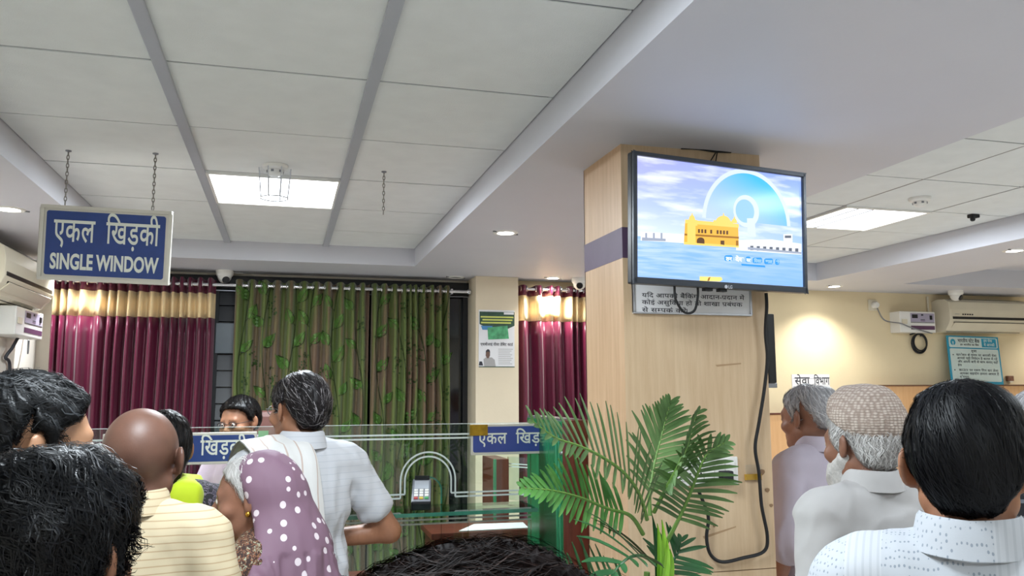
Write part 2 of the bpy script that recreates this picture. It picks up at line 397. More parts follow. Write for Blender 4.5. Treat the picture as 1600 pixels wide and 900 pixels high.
def chain_mesh(x, y, z0, z1, r=.0075):
    b = MB(); n = max(3, int((z0-z1)/.017))
    for i in range(n):
        c = Vector((x, y, z0-(i+.5)*(z0-z1)/n)); ex = XE if i % 2 else YE
        pts = [c+ex*(r*.62*cos(2*pi*k/8))+ZE*(.0115*sin(2*pi*k/8)) for k in range(8)]
        b.tube(pts, .0019, 4, True)
    return b
MAT['chain'] = M('chain_metal', '#8a8782', .4, .6)
q = PZ(600, 268, ZC)
t = thing('hanging_chain', 'short bare chain hanging from the tile ceiling right of the light panel', 'chain', (q.x, q.y, ZC))
MB().lathe([(.012, 0), (.012, -.004), (.004, -.008)], (q.x, q.y, ZC), seg=12).build('ceiling_plate', 'graymetal', t)
chain_mesh(q.x, q.y, ZC-.004, ZC-.20).build('links', 'chain', t, smooth=True)
q = PZ(1521, 335, ZR)
t = thing('cable_clip', 'small black clip stuck on the right ceiling tiles', 'clip', (q.x, q.y, ZR))
MB().box((q.x-.03, q.y-.02, ZR-.022), (q.x+.028, q.y+.02, ZR)).build('body', 'blackmat', t, bevel=.006)
MB().lathe([(.014, 0), (.014, -.02), (.008, -.026)], (q.x-.02, q.y-.012, ZR-.018), seg=12).build('nub', 'blackmat', t, smooth=True)
def dome_camera(x, y, lab, aim):
    t = thing('dome_camera', lab, 'security camera', (x, y, ZS))
    MB().lathe([(.062, 0), (.062, -.028), (.056, -.040), (.050, -.043)], (x, y, ZS), seg=28).build('base', 'white_pl', t, smooth=True)
    pr = [(.050*cos(a), -.042-.050*sin(a)*1.05) for a in [i*pi/2/8 for i in range(9)]]
    MB().lathe(pr[:-1]+[(0, pr[-1][1])], (x, y, ZS), seg=28).build('ball', 'white_pl', t, smooth=True)
    a = Vector(aim).normalized(); c = Vector((x, y, ZS-.050)); ex = a.cross(ZE).normalized(); ey = ex.cross(a)
    b = MB(); seg = 16
    for (r, h) in ((.026, .034), (.026, .047), (.022, .053), (0.0005, .053)):
        b.v += [tuple(c+a*h+ex*(r*cos(2*pi*k/seg))+ey*(r*sin(2*pi*k/seg))) for k in range(seg)]
    for i in range(3):
        for k in range(seg): b.f.append((i*seg+k, i*seg+(k+1) % seg, (i+1)*seg+(k+1) % seg, (i+1)*seg+k))
    b.build('lens', 'black', t, smooth=True)
    MB().tube([(x, y, ZS-.02), (x+.05, y+.05, ZS-.006), (x+.12, y+.10, ZS-.004)], .005, 6).build('lead', 'white_pl', t)
    return t
dome_camera(-.442, 6.30, 'white dome security camera under the beam above the left maroon curtain', (.35, -1, -.62))
dome_camera(2.225, 6.07, 'white dome security camera beside the wooden pillar by the narrow curtain', (-.35, -1, -.35))
dome_camera(5.80, 6.03, 'white dome security camera over the right air conditioner', (.45, -1, -.45))

# ================================================================== BLUE HANGING SIGN
def basis(yaw, tilt, roll):
    ex = Vector((cos(yaw), sin(yaw), 0)); n = Vector((sin(yaw), -cos(yaw), 0)); up = Vector((0, 0, 1))
    n2 = n*cos(tilt)-up*sin(tilt); u2 = up*cos(tilt)+n*sin(tilt)
    return ex*cos(roll)+u2*sin(roll), u2*cos(roll)-ex*sin(roll), n2
def rrect(w, h, r, k=5):
    pts = []
    for cx, cy, a in ((w/2-r, h/2-r, 0), (-w/2+r, h/2-r, pi/2), (-w/2+r, -h/2+r, pi), (w/2-r, -h/2+r, 3*pi/2)):
        pts += [(cx+r*cos(a+pi/2*i/k), cy+r*sin(a+pi/2*i/k)) for i in range(k+1)]
    return pts
c = Vector((-.7295, 3.70, 2.2536)); ex, ey, n = basis(-.1449, .1098, -.0364); W, H = .516, .310
sg = thing('hanging_sign', 'navy blue sign reading SINGLE WINDOW hanging on two chains from the ceiling', 'sign', c)
MB().obox(c, ex, ey, n, W, H, .020).build('backing_panel', 'signframe', sg, bevel=.003)
b = MB()
for (u, v, sx, sy) in ((0, H/2-.007, W, .014), (0, -H/2+.007, W, .014), (W/2-.007, 0, .014, H-.028), (-W/2+.007, 0, .014, H-.028)): b.obox(c+ex*u+ey*v+n*.011, ex, ey, n, sx, sy, .012)
b.build('frame', 'signframe', sg, bevel=.002)
MB().prism(rrect(W-.046, H-.046, .010), c+n*.0102, ex, ey, n, .001).build('face', 'navy', sg)
TOK_KHIDKI = ['\u093fख', 'ड\u093c', 'की']
o1 = c+ex*(-.205)+ey*(.008)+n*.0118
place_text(['ए', 'क', 'ल'], o1, ex, ey, .162, .138, Vector((0, 0, 0)), .011, 'letter', sg)
place_text(TOK_KHIDKI, c+ex*(.000)+ey*.008+n*.0118, ex, ey, .213, .138, Vector((0, 0, 0)), .011, 'letter', sg)
place_text('SINGLE WINDOW', c+ex*(-.213)+ey*(-.105)+n*.0118, ex, ey, .428, .088, Vector((0, 0, 0)), .034, 'letter', sg)
for q in ((-.897, 3.712), (-.553, 3.665)):
    topz = (c+ey*(H/2)).z+((q[0]-c.x)/cos(-.1449))*math.sin(-.0364)
    chain_mesh(q[0], q[1]+.0, ZC-.003, topz+.004).build('chain', 'chain', sg, smooth=True)
    MB().lathe([(.012, 0), (.012, -.004), (.003, -.008)], (q[0], q[1], ZC), seg=12).build('ceiling_hook', 'graymetal', sg)

# ================================================================== CURTAINS
def curtain_surface(peaks, Y, A, seed):
    pk = sorted(peaks); rs = random.Random(seed); amps = [A*rs.uniform(.75, 1.15) for _ in range(len(pk)+1)]
    def phase(x):
        if x <= pk[0]: return (x-pk[0])/(pk[1]-pk[0])
        for i in range(len(pk)-1):
            if x <= pk[i+1]: return i+(x-pk[i])/(pk[i+1]-pk[i])
        return len(pk)-1+(x-pk[-1])/(pk[-1]-pk[-2])
    def f(x, z):
        xs = x+.006*sin(3.1*z+seed+x*4)
        ph = phase(xs); k = min(max(int(ph+.5), 0), len(pk)); a = amps[k]
        cw = cos(2*pi*ph); cw = math.copysign(abs(cw)**.75, cw)
        return Y-a*cw-.004*sin(9*z+5*ph+seed)*(1-abs(cw))
    return f
def curtain_strip(f, x0, x1, z0, z1, dx, dz, scallop=0.0, Y=0.0, A=.04, off=0.0):
    nx = max(2, int((x1-x0)/dx)); nz = max(1, int((z1-z0)/dz)); vs = []; fs = []
    for side in (0, 1):
        for j in range(nz+1):
            for i in range(nx+1):
                x = x0+(x1-x0)*i/nx; z = z0+(z1-z0)*j/nz; y = f(x, z)
                if j == nz and scallop: z -= scallop*max(0, (y-Y)/A)
                vs.append((x, y-off+(.003 if side else 0), z))
    N = (nx+1)*(nz+1)
    for j in range(nz):
        for i in range(nx):
            a = j*(nx+1)+i; fs.append((a, a+1, a+nx+2, a+nx+1)); fs.append((N+a, N+a+nx+1, N+a+nx+2, N+a+1))
    for i in range(nx):
        fs.append((i, N+i, N+i+1, i+1)); t = nz*(nx+1)+i; fs.append((t, t+1, N+t+1, N+t))
    for j in range(nz):
        a = j*(nx+1); fs.append((a, a+nx+1, N+a+nx+1, N+a)); a += nx; fs.append((a, N+a, N+a+nx+1, a+nx+1))
    return MB().add(vs, fs)
def satin(name, col, rough):
    nt = NT(name); nt.set(Roughness=rough); nt.b.inputs['Sheen Weight'].default_value = .25; nt.b.inputs['Sheen Roughness'].default_value = .4
    v = obj_coord(nt, (160, 160, 6)); nz = nt.n('ShaderNodeTexNoise', i_Scale=1.5, i_Detail=3.0); nt.l(v, nz.inputs['Vector'])
    c = lin(col); nt.l(ramp(nt, nz.outputs[0], [(.3, tuple(k*.82 for k in c[:3])+(1,)), (.7, tuple(min(1, k*1.15) for k in c[:3])+(1,))]), nt.b.inputs['Base Color'])
    bump(nt, nz.outputs[0], .12, .002); return nt.m
MAT['maroon'] = satin('maroon_satin', '#5c1230', .34); MAT['goldband'] = satin('gold_satin', '#f0d3a0', .32)
def maroon_curtain(lab, peaks, x0, x1, Y, ztop, zg1, zg0, A, rod_z, seed):
    t = thing('maroon_curtain', lab, 'curtain', ((x0+x1)/2, Y, .06), 'maroon curtains with a gold band')
    f = curtain_surface(peaks, Y, A, seed)
    curtain_strip(f, x0, x1, zg1, ztop, .008, .05, .012, Y, A).build('top_hem', 'maroon', t, smooth=True, sharp=False)
    curtain_strip(f, x0, x1, zg0, zg1, .008, .06, 0, Y, A, .0015).build('gold_band', 'goldband', t, smooth=True, sharp=False)
    curtain_strip(f, x0, x1, .06, zg0, .008, .12, 0, Y, A).build('lower_panel', 'maroon', t, smooth=True, sharp=False)
    pk = sorted(peaks)
    for i in range(len(pk)-1):
        m = (pk[i]+pk[i+1])/2
        for sgn in (-1, 1):
            xm = m+sgn*(pk[i+1]-pk[i])*.25
            if x0 < xm < x1:
                pts = [(xm+.004*sgn, Y+.024*cos(a), rod_z+.024*sin(a)) for a in [2*pi*k/16 for k in range(16)]]
                MB().tube(pts, .0045, 6, True).build('eyelet', 'steel', t, smooth=True)
    return t
def px_x(l, y, z=2.2): return [PY(p, 500, y).x for p in l]
YCU = 6.27
maroon_curtain('wide maroon curtain with gold band left of the dark window and green curtains',
    px_x([84, 97, 108, 127, 156, 171, 184, 201, 217, 235, 254, 268, 281, 294, 311, 327], YCU), -1.545, PY(335, 500, YCU).x, YCU, 2.462, 2.352, 2.172, .045, 2.415, 1)
maroon_curtain('narrow maroon curtain with gold band between cream pier and wooden pillar',
    px_x([800, 817, 843, 862, 872, 893, 901, 914, 930, 946], 6.22), 1.765, 2.42, 6.22, 2.475, 2.392, 2.192, .04, 2.445, 5)
def rod(lab, x0, x1, y, z):
    t = thing('curtain_rod', lab, 'curtain rod', ((x0+x1)/2, y, z))
    MB().tube([(x0, y, z), (x1, y, z)], .0125, 12).build('bar', 'steel', t, smooth=True)
    for x, s in ((x0, -1), (x1, 1)): MB().lathe([(.013, 0), (.02, .01), (.02, .03), (.01, .04), (0, .042)], (x, y, z), 'x', 14).build('finial', 'steel', t, smooth=True)
    for x in (x0+.12, (x0+x1)/2+.05, x1-.12): MB().box((x-.008, y-.006, z-.02), (x+.008, y+.16, z+.02)).build('bracket', 'steel', t)
rod('long steel curtain rod carrying the wide maroon and green curtains', -1.60, 1.36, YCU, 2.415)
rod('short steel curtain rod above the narrow maroon curtain', 1.80, 2.44, 6.22, 2.445)
# green leaf curtains
def green_fabric():
    nt = NT('green_leaf_fabric'); nt.set(Roughness=.62); nt.b.inputs['Sheen Weight'].default_value = .2
    v = obj_coord(nt, (5.2, .01, .35)); nz = nt.n('ShaderNodeTexNoise', i_Scale=2.6, i_Detail=1.5); nt.l(v, nz.inputs['Vector'])
    v2 = obj_coord(nt, (200, 200, 200)); n2 = nt.n('ShaderNodeTexNoise', i_Scale=1.0, i_Detail=2.0); nt.l(v2, n2.inputs['Vector'])
    col = ramp(nt, nz.outputs[0], [(.36, lin('#6d5440')), (.45, lin('#6b5c3c')), (.50, lin('#5d6a2e')), (.62, lin('#55662a'))])
    col = mixc(nt, mathn(nt, 'MULTIPLY', n2.outputs[0], .2), col, lin('#3a3d1c'))
    nt.l(col, nt.b.inputs['Base Color']); bump(nt, n2.outputs[0], .15, .002); return nt.m
MAT['greenfab'] = green_fabric()
MAT['leafprint'] = M('printed_leaf', '#577d38', .6, var=.25, vscale=25); MAT['stemprint'] = M('printed_stem', '#2c3a16', .65); MAT['berry'] = M('printed_berry', '#2f4a1c', .6, var=.2, vscale=40)
def green_curtain(lab, peaks, x0, x1, Y, A, seed):
    t = thing('green_curtain', lab, 'curtain', ((x0+x1)/2, Y, .06), 'green leaf print curtains')
    f = curtain_surface(peaks, Y, A, seed)
    curtain_strip(f, x0, x1, .06, 2.458, .008, .10, .012, Y, A).build('panel', 'greenfab', t, smooth=True, sharp=False)
    rs = random.Random(seed*11); st = MB(); be = MB(); dk = MB()
    def on(x, z, off): return (x, f(x, z)-off, z)
    def leaf(cx, cz, L, ang):
        ex = Vector((cos(ang), sin(ang))); ey = Vector((-sin(ang), cos(ang))); N = 8
        vs = []; fs = []
        for s in (-1, 1):
            ob = len(vs)
            for i in range(N+1):
                u = i/N; wd = .30*L*sin(pi*u**.8)*(1-.25*u); p = Vector((cx, cz))+ex*(L*(u-.5)); q = p+ey*(s*wd); m = p+ey*(s*wd*.5)
                vs += [on(p.x, p.y, .0028), on(m.x, m.y, .0028), on(q.x, q.y, .0028)]
                if i: a = ob+(i-1)*3; fs += [(a, a+1, a+4, a+3), (a+1, a+2, a+5, a+4)]
        MB().add(vs, fs).build('printed_leaf', 'leafprint', t, smooth=True)
        rim = [Vector((cx, cz))+ex*(L*(i/N-.5))-ey*(.30*L*sin(pi*(i/N)**.8)*(1-.25*i/N)) for i in range(N+1)]
        line(rim, .0035, dk)
        line([Vector((cx, cz))+ex*(L*(i/N-.5)) for i in range(N+1)], .0015, dk)
    def line(pts, w, mb):
        vs = []; fs = []
        for i, p in enumerate(pts):
            d = (pts[min(i+1, len(pts)-1)]-pts[max(i-1, 0)]).normalized(); e = Vector((-d.y, d.x))*w
            for q in (p-e, p+e): vs.append(on(q.x, q.y, .0034))
            if i: a = 2*i-2; fs.append((a, a+1, a+3, a+2))
        mb.add(vs, fs)
    vines = np.arange(x0+.07, x1-.04, .165)
    for vi, vx in enumerate(vines):
        zz = np.arange(.12, 2.44, .03); ph = rs.uniform(0, 6)
        pts = [Vector((min(max(vx+.035*sin(4.3*z+ph), x0+.01), x1-.01), z)) for z in zz]
        line(pts, .003, st); z = .2+rs.uniform(0, .15); sd = 1
        while z < 2.36:
            x = vx+.035*sin(4.3*z+ph)
            if rs.random() < .72:
                a = radians(90-sd*rs.uniform(18, 48)); L = rs.uniform(.105, .15); cx = x+sd*.05; cz = z+.05
                if x0+.03 < cx < x1-.03: leaf(cx, cz, L, a); line([Vector((x, z-.02)), Vector((x+sd*.02, z)), Vector((cx-cos(a)*L*.5, cz-sin(a)*L*.5))], .0022, st)
            else:
                for _ in range(22):
                    bx = x+sd*.05+rs.gauss(0, .022); bz = z+.04+rs.gauss(0, .045); r = rs.uniform(.005, .008)
                    if x0+.02 < bx < x1-.02: be.add([on(bx+r*cos(2*pi*k/6), bz+r*sin(2*pi*k/6), .003) for k in range(6)], [(0, 1, 2, 3, 4, 5)])
            z += rs.uniform(.105, .17); sd = -sd
    tag(st.build('stem_print', 'stemprint', t), kind='stuff'); tag(be.build('berry_print', 'berry', t), kind='stuff'); tag(dk.build('leaf_outline', 'stemprint', t), kind='stuff')
    pk = sorted(peaks)
    for i in range(len(pk)-1):
        for q in (.27, .73):
            xm = pk[i]+(pk[i+1]-pk[i])*q
            MB().tube([(xm, YCU+.022*cos(2*pi*k/14), 2.415+.022*sin(2*pi*k/14)) for k in range(14)], .004, 6, True).build('eyelet', 'steel', t, smooth=True)
green_curtain('left green leaf print curtain behind the white shirted man and clerk', px_x([372, 392, 412, 431, 452, 473, 492, 511, 531, 550, 566], YCU), PY(366, 500, YCU).x, PY(577, 500, YCU).x, YCU, .042, 3)
green_curtain('right green leaf print curtain left of the cream pier, pleats drawn closer', px_x([584, 600, 616, 632, 641, 649, 662, 676, 688, 700], YCU), PY(580, 500, YCU).x, PY(704, 500, YCU).x, YCU, .040, 8)

# ================================================================== PIER POSTER
q0 = PY(748, 484, 6.127); q1 = PY(804, 574, 6.127); W = q1.x-q0.x; H = q0.z-q1.z
po = thing('card_poster', 'white and green poster with a card picture taped on the cream pier', 'poster', (q0.x+W/2, 6.128, q1.z))
MB().box((q0.x, 6.124, q1.z), (q1.x, 6.129, q0.z)).build('sheet', 'paper', po)
def pflat(pts, mat, name, lift=.0008, parent=po):
    return MB().flat([(q0.x+u*W, 6.124-lift, q0.z-v*H) for u, v in pts][::-1]).build(name, mat, parent)
MAT['pgreen'] = M('poster_dark_green', '#33503f', .6, var=.2, vscale=40); MAT['pcard'] = M('poster_card', '#4f9e6e', .5, var=.35, vscale=30); MAT['pyellow'] = M('poster_yellow', '#c9cf6a', .6)
MAT['pblue'] = M('poster_blue', '#4a86b8', .6); MAT['pgrey'] = M('poster_grey', '#a9a7a6', .6); MAT['pskin'] = M('poster_skin', '#6d5348', .6)
pflat([(0.02, .03), (1, .03), (1, .27), (.8, .33), (.2, .31), (.02, .25)], 'pgreen', 'header'); pflat([(.06, .28), (.38, .28), (.36, .35), (.1, .35)], 'pblue', 'badge', .0012)
pflat([(.24, .31), (.8, .27), (.84, .50), (.26, .52)], 'pcard', 'card_picture', .0014)
pflat([(.7, .035), (.98, .035), (.98, .075), (.7, .075)], 'paper', 'header_label', .0012)
for k, (u0, u1) in enumerate(((.05, .97), (.10, .94), (.06, .9))): pflat([(u0, .11+k*.05), (u1, .11+k*.05), (u1, .137+k*.05), (u0, .137+k*.05)], 'pyellow', 'header_line', .0012)
place_text(['ए', 'स', 'बी', 'आई', ' ', 'वी', 'सा', ' ', 'डे', '\u093fब', 'ट', ' ', 'का', ('repha', 'ड')], (q0.x+.05*W, 6.123, q0.z-.625*H), XE, ZE, W*.9, .030, Vector((0, -.0008, 0)), .015, 'ink', po)
for k in range(9):
    u1 = .95-.1*((k*37) % 5)/5; pflat([(.54, .68+k*.032), (u1, .68+k*.032), (u1, .69+k*.032), (.54, .69+k*.032)], 'pgrey', 'text_line')
pflat([(.15, .985), (.13, .86), (.2, .83), (.36, .83), (.44, .87), (.47, .985)], 'pgrey', 'figure_shirt'); pflat([(.19, .80), (.20, .72), (.25, .695), (.31, .72), (.31, .80), (.27, .845), (.23, .845)], 'pskin', 'figure_head', .0012)
pflat([(.19, .745), (.2, .71), (.25, .685), (.3, .70), (.315, .745), (.25, .725)], 'ink', 'figure_hair', .0016)
pflat([(.0, .97), (.02, .90), (.09, .90), (.12, .97)], 'ink', 'small_figure'); pflat([(0, .985), (1, .985), (1, 1), (0, 1)], 'pgreen', 'bottom_edge')

# ================================================================== WOODEN PILLAR
PX0, PX1, PY0, PY1 = 1.138, 1.700, 2.66, 3.04
pil = struct(thing('trim_pillar', None, None, (PX0, PY0, 0)))
MB().box((PX0+.004, PY0+.004, 0), (PX1-.004, PY1-.004, ZS)).build('core', 'seam', pil)
for (za, zb, m) in ((0.0, 1.02, 'laminate'), (1.023, 2.112, 'laminate'), (2.222, ZS, 'laminate')):
    MB().box((PX0+.0005, PY0, za), (PX1, PY0+.006, zb)).build('front_panel', m, pil)
    MB().box((PX0, PY0+.001, za), (PX0+.006, PY1, zb)).build('side_panel', 'laminate_side', pil)
    MB().box((PX1-.006, PY0+.001, za), (PX1, PY1, zb)).build('side_panel', 'laminate_side', pil)
    MB().box((PX0, PY1-.006, za), (PX1, PY1, zb)).build('back_panel', 'laminate_side', pil)
MB().box((PX0-.001, PY0-.001, 2.112), (PX1+.001, PY1+.001, 2.222)).build('purple_band', 'purple', pil)
MAT['scuff'] = M('scuff_mark', '#a98a68', .7); MAT['scuff2'] = M('chip_mark', '#8d6f52', .8)
for pts in ([(1118, 570), (1158, 567), (1158, 569), (1120, 573)], [(1098, 838), (1150, 822), (1150, 824), (1100, 842)]):
    MB().flat([PY(a, b_, PY0-.0008) for a, b_ in pts]).build('scuff_mark', 'scuff', pil)
for (a, b_, r) in ((1190, 738, 7), (1199, 766, 5), (1116, 822, 3), (1205, 790, 4)):
    c = PY(a, b_, PY0-.001); MB().flat([c+XE*(r*.0020*cos(k)*(1+.3*sin(3*k)))+ZE*(r*.0016*sin(k)) for k in np.linspace(0, 5.6, 8)][::-1]).build('chip_mark', 'scuff2', pil)

# ------------------------------------------------------------------ TELEVISION
tc = Vector((1.4377, 2.476, 2.2072)); ex, ey, n = basis(.1615, .0395, .0019); W, H = .735, .435
tv = thing('television', 'flat television on the wooden pillar showing a golden domed building beside water', 'television', tc)
MB().obox(tc-n*.024, ex, ey, n, W, H, .030).build('housing', 'black', tv, bevel=.006)
MB().obox(tc-n*.050, ex, ey, n, W*.62, H*.6, .03).build('rear_cover', 'blackmat', tv, bevel=.008)
MAT['bezel'] = M('tv_bezel', '#3f444c', .28, .3)
b = MB(); bw = .014
for (u, v, sx, sy) in ((0, H/2-bw/2, W, bw), (0, -H/2+.011, W, .022), (W/2-bw/2, 0, bw, H), (-W/2+bw/2, 0, bw, H)): b.obox(tc+ex*u+ey*v-n*.004, ex, ey, n, sx, sy, .014)
b.build('bezel', 'bezel', tv, bevel=.003)
SCR = tc-n*.0072
def scr_mat(name, build):
    nt = NT(name); nt.set(Roughness=.12); nt.b.inputs['Specular IOR Level'].default_value = .12; nt.b.inputs['Base Color'].default_value = (.01, .01, .012, 1); nt.b.inputs['Emission Strength'].default_value = 1.35
    nt.l(build(nt), nt.b.inputs['Emission Color']); return nt.m
def rotcoord(nt, scale):
    tc_ = nt.n('ShaderNodeUVMap'); mp = nt.n('ShaderNodeMapping'); mp.inputs['Scale'].default_value = scale; nt.l(tc_.outputs[0], mp.inputs[0]); return mp.outputs[0]
def sky_b(nt):
    v = rotcoord(nt, (1.6, 5.5, 1)); nz = nt.n('ShaderNodeTexNoise', i_Scale=1.7, i_Detail=4.0); nt.l(v, nz.inputs['Vector'])
    uv = nt.n('ShaderNodeUVMap'); sp = nt.n('ShaderNodeSeparateXYZ'); nt.l(uv.outputs[0], sp.inputs[0])
    basec = ramp(nt, sp.outputs[1], [(.33, lin('#dbe8fc')), (.6, lin('#b3c4f4')), (1.0, lin('#a3a6e6'))])
    basec = mixc(nt, mathn(nt, 'MULTIPLY', sp.outputs[0], .55), basec, lin('#6fa6f5'))
    cl = ramp(nt, nz.outputs[0], [(.48, (0, 0, 0, 1)), (.68, (1, 1, 1, 1))]); return mixc(nt, mathn(nt, 'MULTIPLY', cl, .75), basec, lin('#f2f6ff'))
def water_b(nt):
    v = rotcoord(nt, (2.2, 16, 1)); nz = nt.n('ShaderNodeTexNoise', i_Scale=2.2, i_Detail=4.0); nt.l(v, nz.inputs['Vector'])
    uv = nt.n('ShaderNodeUVMap'); sp = nt.n('ShaderNodeSeparateXYZ'); nt.l(uv.outputs[0], sp.inputs[0])
    base = ramp(nt, sp.outputs[1], [(0, lin('#7fb0f4')), (.33, lin('#bcd3f7'))]); base = mixc(nt, sp.outputs[0], mixc(nt, .6, base, lin('#dbe8fa')), base)
    c = ramp(nt, nz.outputs[0], [(.36, (0, 0, 0, 1)), (.62, (1, 1, 1, 1))]); return mixc(nt, mathn(nt, 'MULTIPLY', c, .65), lin('#86b4f0'), base)
MAT['s_sky'] = scr_mat('screen_sky', sky_b); MAT['s_water'] = scr_mat('screen_water', water_b)
def flatm(k, c, s=1.3): MAT[k] = EM('screen_'+k, c, s)
for k, c in (('s_gold', '#eab243'), ('s_gold2', '#f6cf6a'), ('s_shade', '#9c6a1e'), ('s_dark', '#5a3b22'), ('s_white', '#e9edf6'), ('s_grey', '#9aa3b6'), ('s_ring', '#cfdcfa'), ('s_disc', '#6cbcf5'), ('s_disc2', '#93c2f6'), ('s_cyan', '#2f93e6'), ('s_pale', '#e6f3fd'), ('s_yellow', '#f4df7e'), ('s_pink', '#f0d2d8'), ('s_brown', '#5b6270')): flatm(k, c)
IW, IH = W-2*bw, H-bw-.022; IC = ey*((.022-bw)/2)
def suv(px, py):
    p = PPL(px, py, SCR, n)-SCR-IC; return (p.dot(ex)/IW+.5, p.dot(ey)/IH+.5)
LAY = [0]
def spoly(uvs, mat, name, lift=None, uv=False):
    LAY[0] += 1; L = .00006*LAY[0] if lift is None else lift
    uvs = [(min(1, max(0, u)), min(1, max(0, v))) for u, v in uvs]
    o = MB().flat([SCR+IC+ex*((u-.5)*IW)+ey*((v-.5)*IH)+n*L for u, v in uvs]).build(name, mat, tv)
    if o.data.polygons[0].normal.dot(n) < 0: o.data.flip_normals()
    if uv:
        ul = o.data.uv_layers.new(name='UVMap')
        for lp in o.data.loops:
            p = o.data.vertices[lp.vertex_index].co+tc-SCR-IC; ul.data[lp.index].uv = (p.dot(ex)/IW+.5, p.dot(ey)/IH+.5)
    return o
hz = (suv(1000, 374)[1]+suv(1250, 396)[1])/2; hz = .335
spoly([(0, hz), (1, hz), (1, 1), (0, 1)], 's_sky', 'screen_sky', uv=True); spoly([(0, 0), (1, 0), (1, hz), (0, hz)], 's_water', 'screen_water', uv=True)
def spx(pts, mat, name): return spoly([suv(*p) for p in pts], mat, name)
AS = IW/IH
cu, cv = suv(1168, 350); 
def ring(cu, cv, r0, r1, a0, a1, mat, name, N=36):
    P = [(cu+r1*cos(a0+(a1-a0)*i/N), cv+r1*sin(a0+(a1-a0)*i/N)*AS) for i in range(N+1)]
    if r0: P += [(cu+r0*cos(a1+(a0-a1)*i/N), cv+r0*sin(a1+(a0-a1)*i/N)*AS) for i in range(N+1)]
    return spoly(P, mat, name)
vt = suv(1165, 264); R = (vt[1]-cv)/AS
def seg(r, a0, a1, mat, name): return ring(cu, cv, 0, r, a0, a1, mat, name)
def disc_b(nt):
    uv = nt.n('ShaderNodeUVMap'); sp = nt.n('ShaderNodeSeparateXYZ'); nt.l(uv.outputs[0], sp.inputs[0])
    f = mathn(nt, 'ADD', mathn(nt, 'MULTIPLY', mathn(nt, 'SUBTRACT', sp.outputs[0], .45), 1.5), mathn(nt, 'MULTIPLY', mathn(nt, 'SUBTRACT', sp.outputs[1], .55), 1.6))
    return ramp(nt, f, [(0, lin('#b4c9f7')), (.45, lin('#93bdf6')), (1, lin('#45b4f2'))])
MAT['s_discg'] = scr_mat('screen_disc', disc_b)
seg(R, radians(2), radians(178), 's_ring', 'logo_rim')
N_ = 40; spoly([(cu+R*.92*cos(radians(2+176*i/N_)), cv+R*.92*sin(radians(2+176*i/N_))*AS) for i in range(N_+1)], 's_discg', 'logo_disc', uv=True)
k0 = suv(1166, 330); r = abs(suv(1186, 330)[0]-k0[0])
ring(k0[0], k0[1], 0, r*1.0, 0, 2*pi, 's_ring', 'logo_keyhole_rim'); ring(k0[0]-.1*r, k0[1], 0, r*.72, 0, 2*pi, 's_disc2', 'logo_keyhole')
spx([(1167, 341), (1179, 341), (1181, 370), (1168, 370)], 's_ring', 'logo_keyhole_stem')
spx([(1001, 362), (1070, 366), (1070, 380), (1001, 376)], 's_white', 'far_terrace'); spx([(1003, 371), (1040, 373), (1040, 377), (1003, 376)], 's_grey', 'terrace_shade')
for x in (1008, 1020, 1032): spx([(x, 364), (x+3, 364), (x+3, 376), (x, 376)], 's_grey', 'terrace_post')
spx([(1150, 375), (1205, 374), (1252, 381), (1252, 398), (1150, 391)], 's_white', 'white_terrace'); spx([(1224, 366), (1238, 366), (1238, 382), (1224, 381)], 's_white', 'white_turret'); spx([(1226, 368), (1236, 368), (1236, 372), (1226, 372)], 's_brown', 'turret_roof')
for x in range(1172, 1252, 10): spx([(x, 384+(x-1172)*.06), (x+5, 384+(x-1172)*.06), (x+5, 391+(x-1172)*.06), (x, 391+(x-1172)*.06)], 's_brown', 'terrace_opening')
spx([(1168, 386), (1252, 394), (1252, 397), (1168, 390)], 's_grey', 'terrace_shade')
spx([(1070, 346), (1153, 352), (1154, 386), (1068, 380)], 's_gold', 'temple_wall'); spx([(1070, 343), (1154, 350), (1154, 356), (1070, 349)], 's_gold2', 'temple_parapet')
spx([(1069, 365), (1154, 370), (1154, 373), (1069, 368)], 's_shade', 'temple_cornice'); spx([(1068, 378), (1154, 384), (1154, 387), (1068, 382)], 's_gold2', 'temple_plinth')
def dome(px, py, w, h, m='s_gold2'):
    P = [(px-w, py)]+[(px-w*cos(a)*(1+.1*sin(2*a)), py-h*sin(a)) for a in np.linspace(0, pi, 11)]+[(px+w, py)]
    spx(P, m, 'temple_dome'); spx([(px-.8, py-h*1.35), (px+.8, py-h*1.35), (px+1.2, py-h*.9), (px-1.2, py-h*.9)], m, 'finial')
for (x, y, w_, h_) in ((1081, 344, 5, 8), (1130, 348, 12, 11), (1147, 349, 4.5, 8)): dome(x, y, w_, h_)
spx([(1114, 349), (1144, 351), (1144, 346), (1114, 344)], 's_gold2', 'dome_base'); spx([(1074, 352), (1089, 353), (1089, 344), (1074, 343)], 's_gold2', 'corner_turret')
for x in (1090, 1095, 1100, 1109, 1119, 1124, 1129, 1134): spx([(x, 358+(x-1090)*.06), (x+3, 358+(x-1090)*.06), (x+3, 364+(x-1090)*.06), (x, 364+(x-1090)*.06)], 's_dark', 'temple_window')
spx([(1088, 380)]+[(1094-6*cos(a), 376-5*sin(a)) for a in np.linspace(0, pi, 8)]+[(1100, 381)], 's_dark', 'temple_gate'); spx([(1125, 376), (1131, 376), (1131, 383), (1125, 382)], 's_dark', 'temple_door'); spx([(1149, 376), (1153, 376), (1153, 384), (1149, 384)], 's_shade', 'temple_door')
spx([(1073, 350), (1086, 351), (1086, 382), (1073, 381)], 's_gold2', 'temple_bay')
def stext(tok, px0, py0, px1, hgt, mat):
    a = PPL(px0, py0, SCR, n); bb = PPL(px1, py0+(px1-px0)*.055, SCR, n); LAY[0] += 1
    place_text(tok, a, (bb-a).normalized(), ey, (bb-a).length, hgt, n*(.00006*LAY[0]), .05, mat, tv, 'screen_caption')
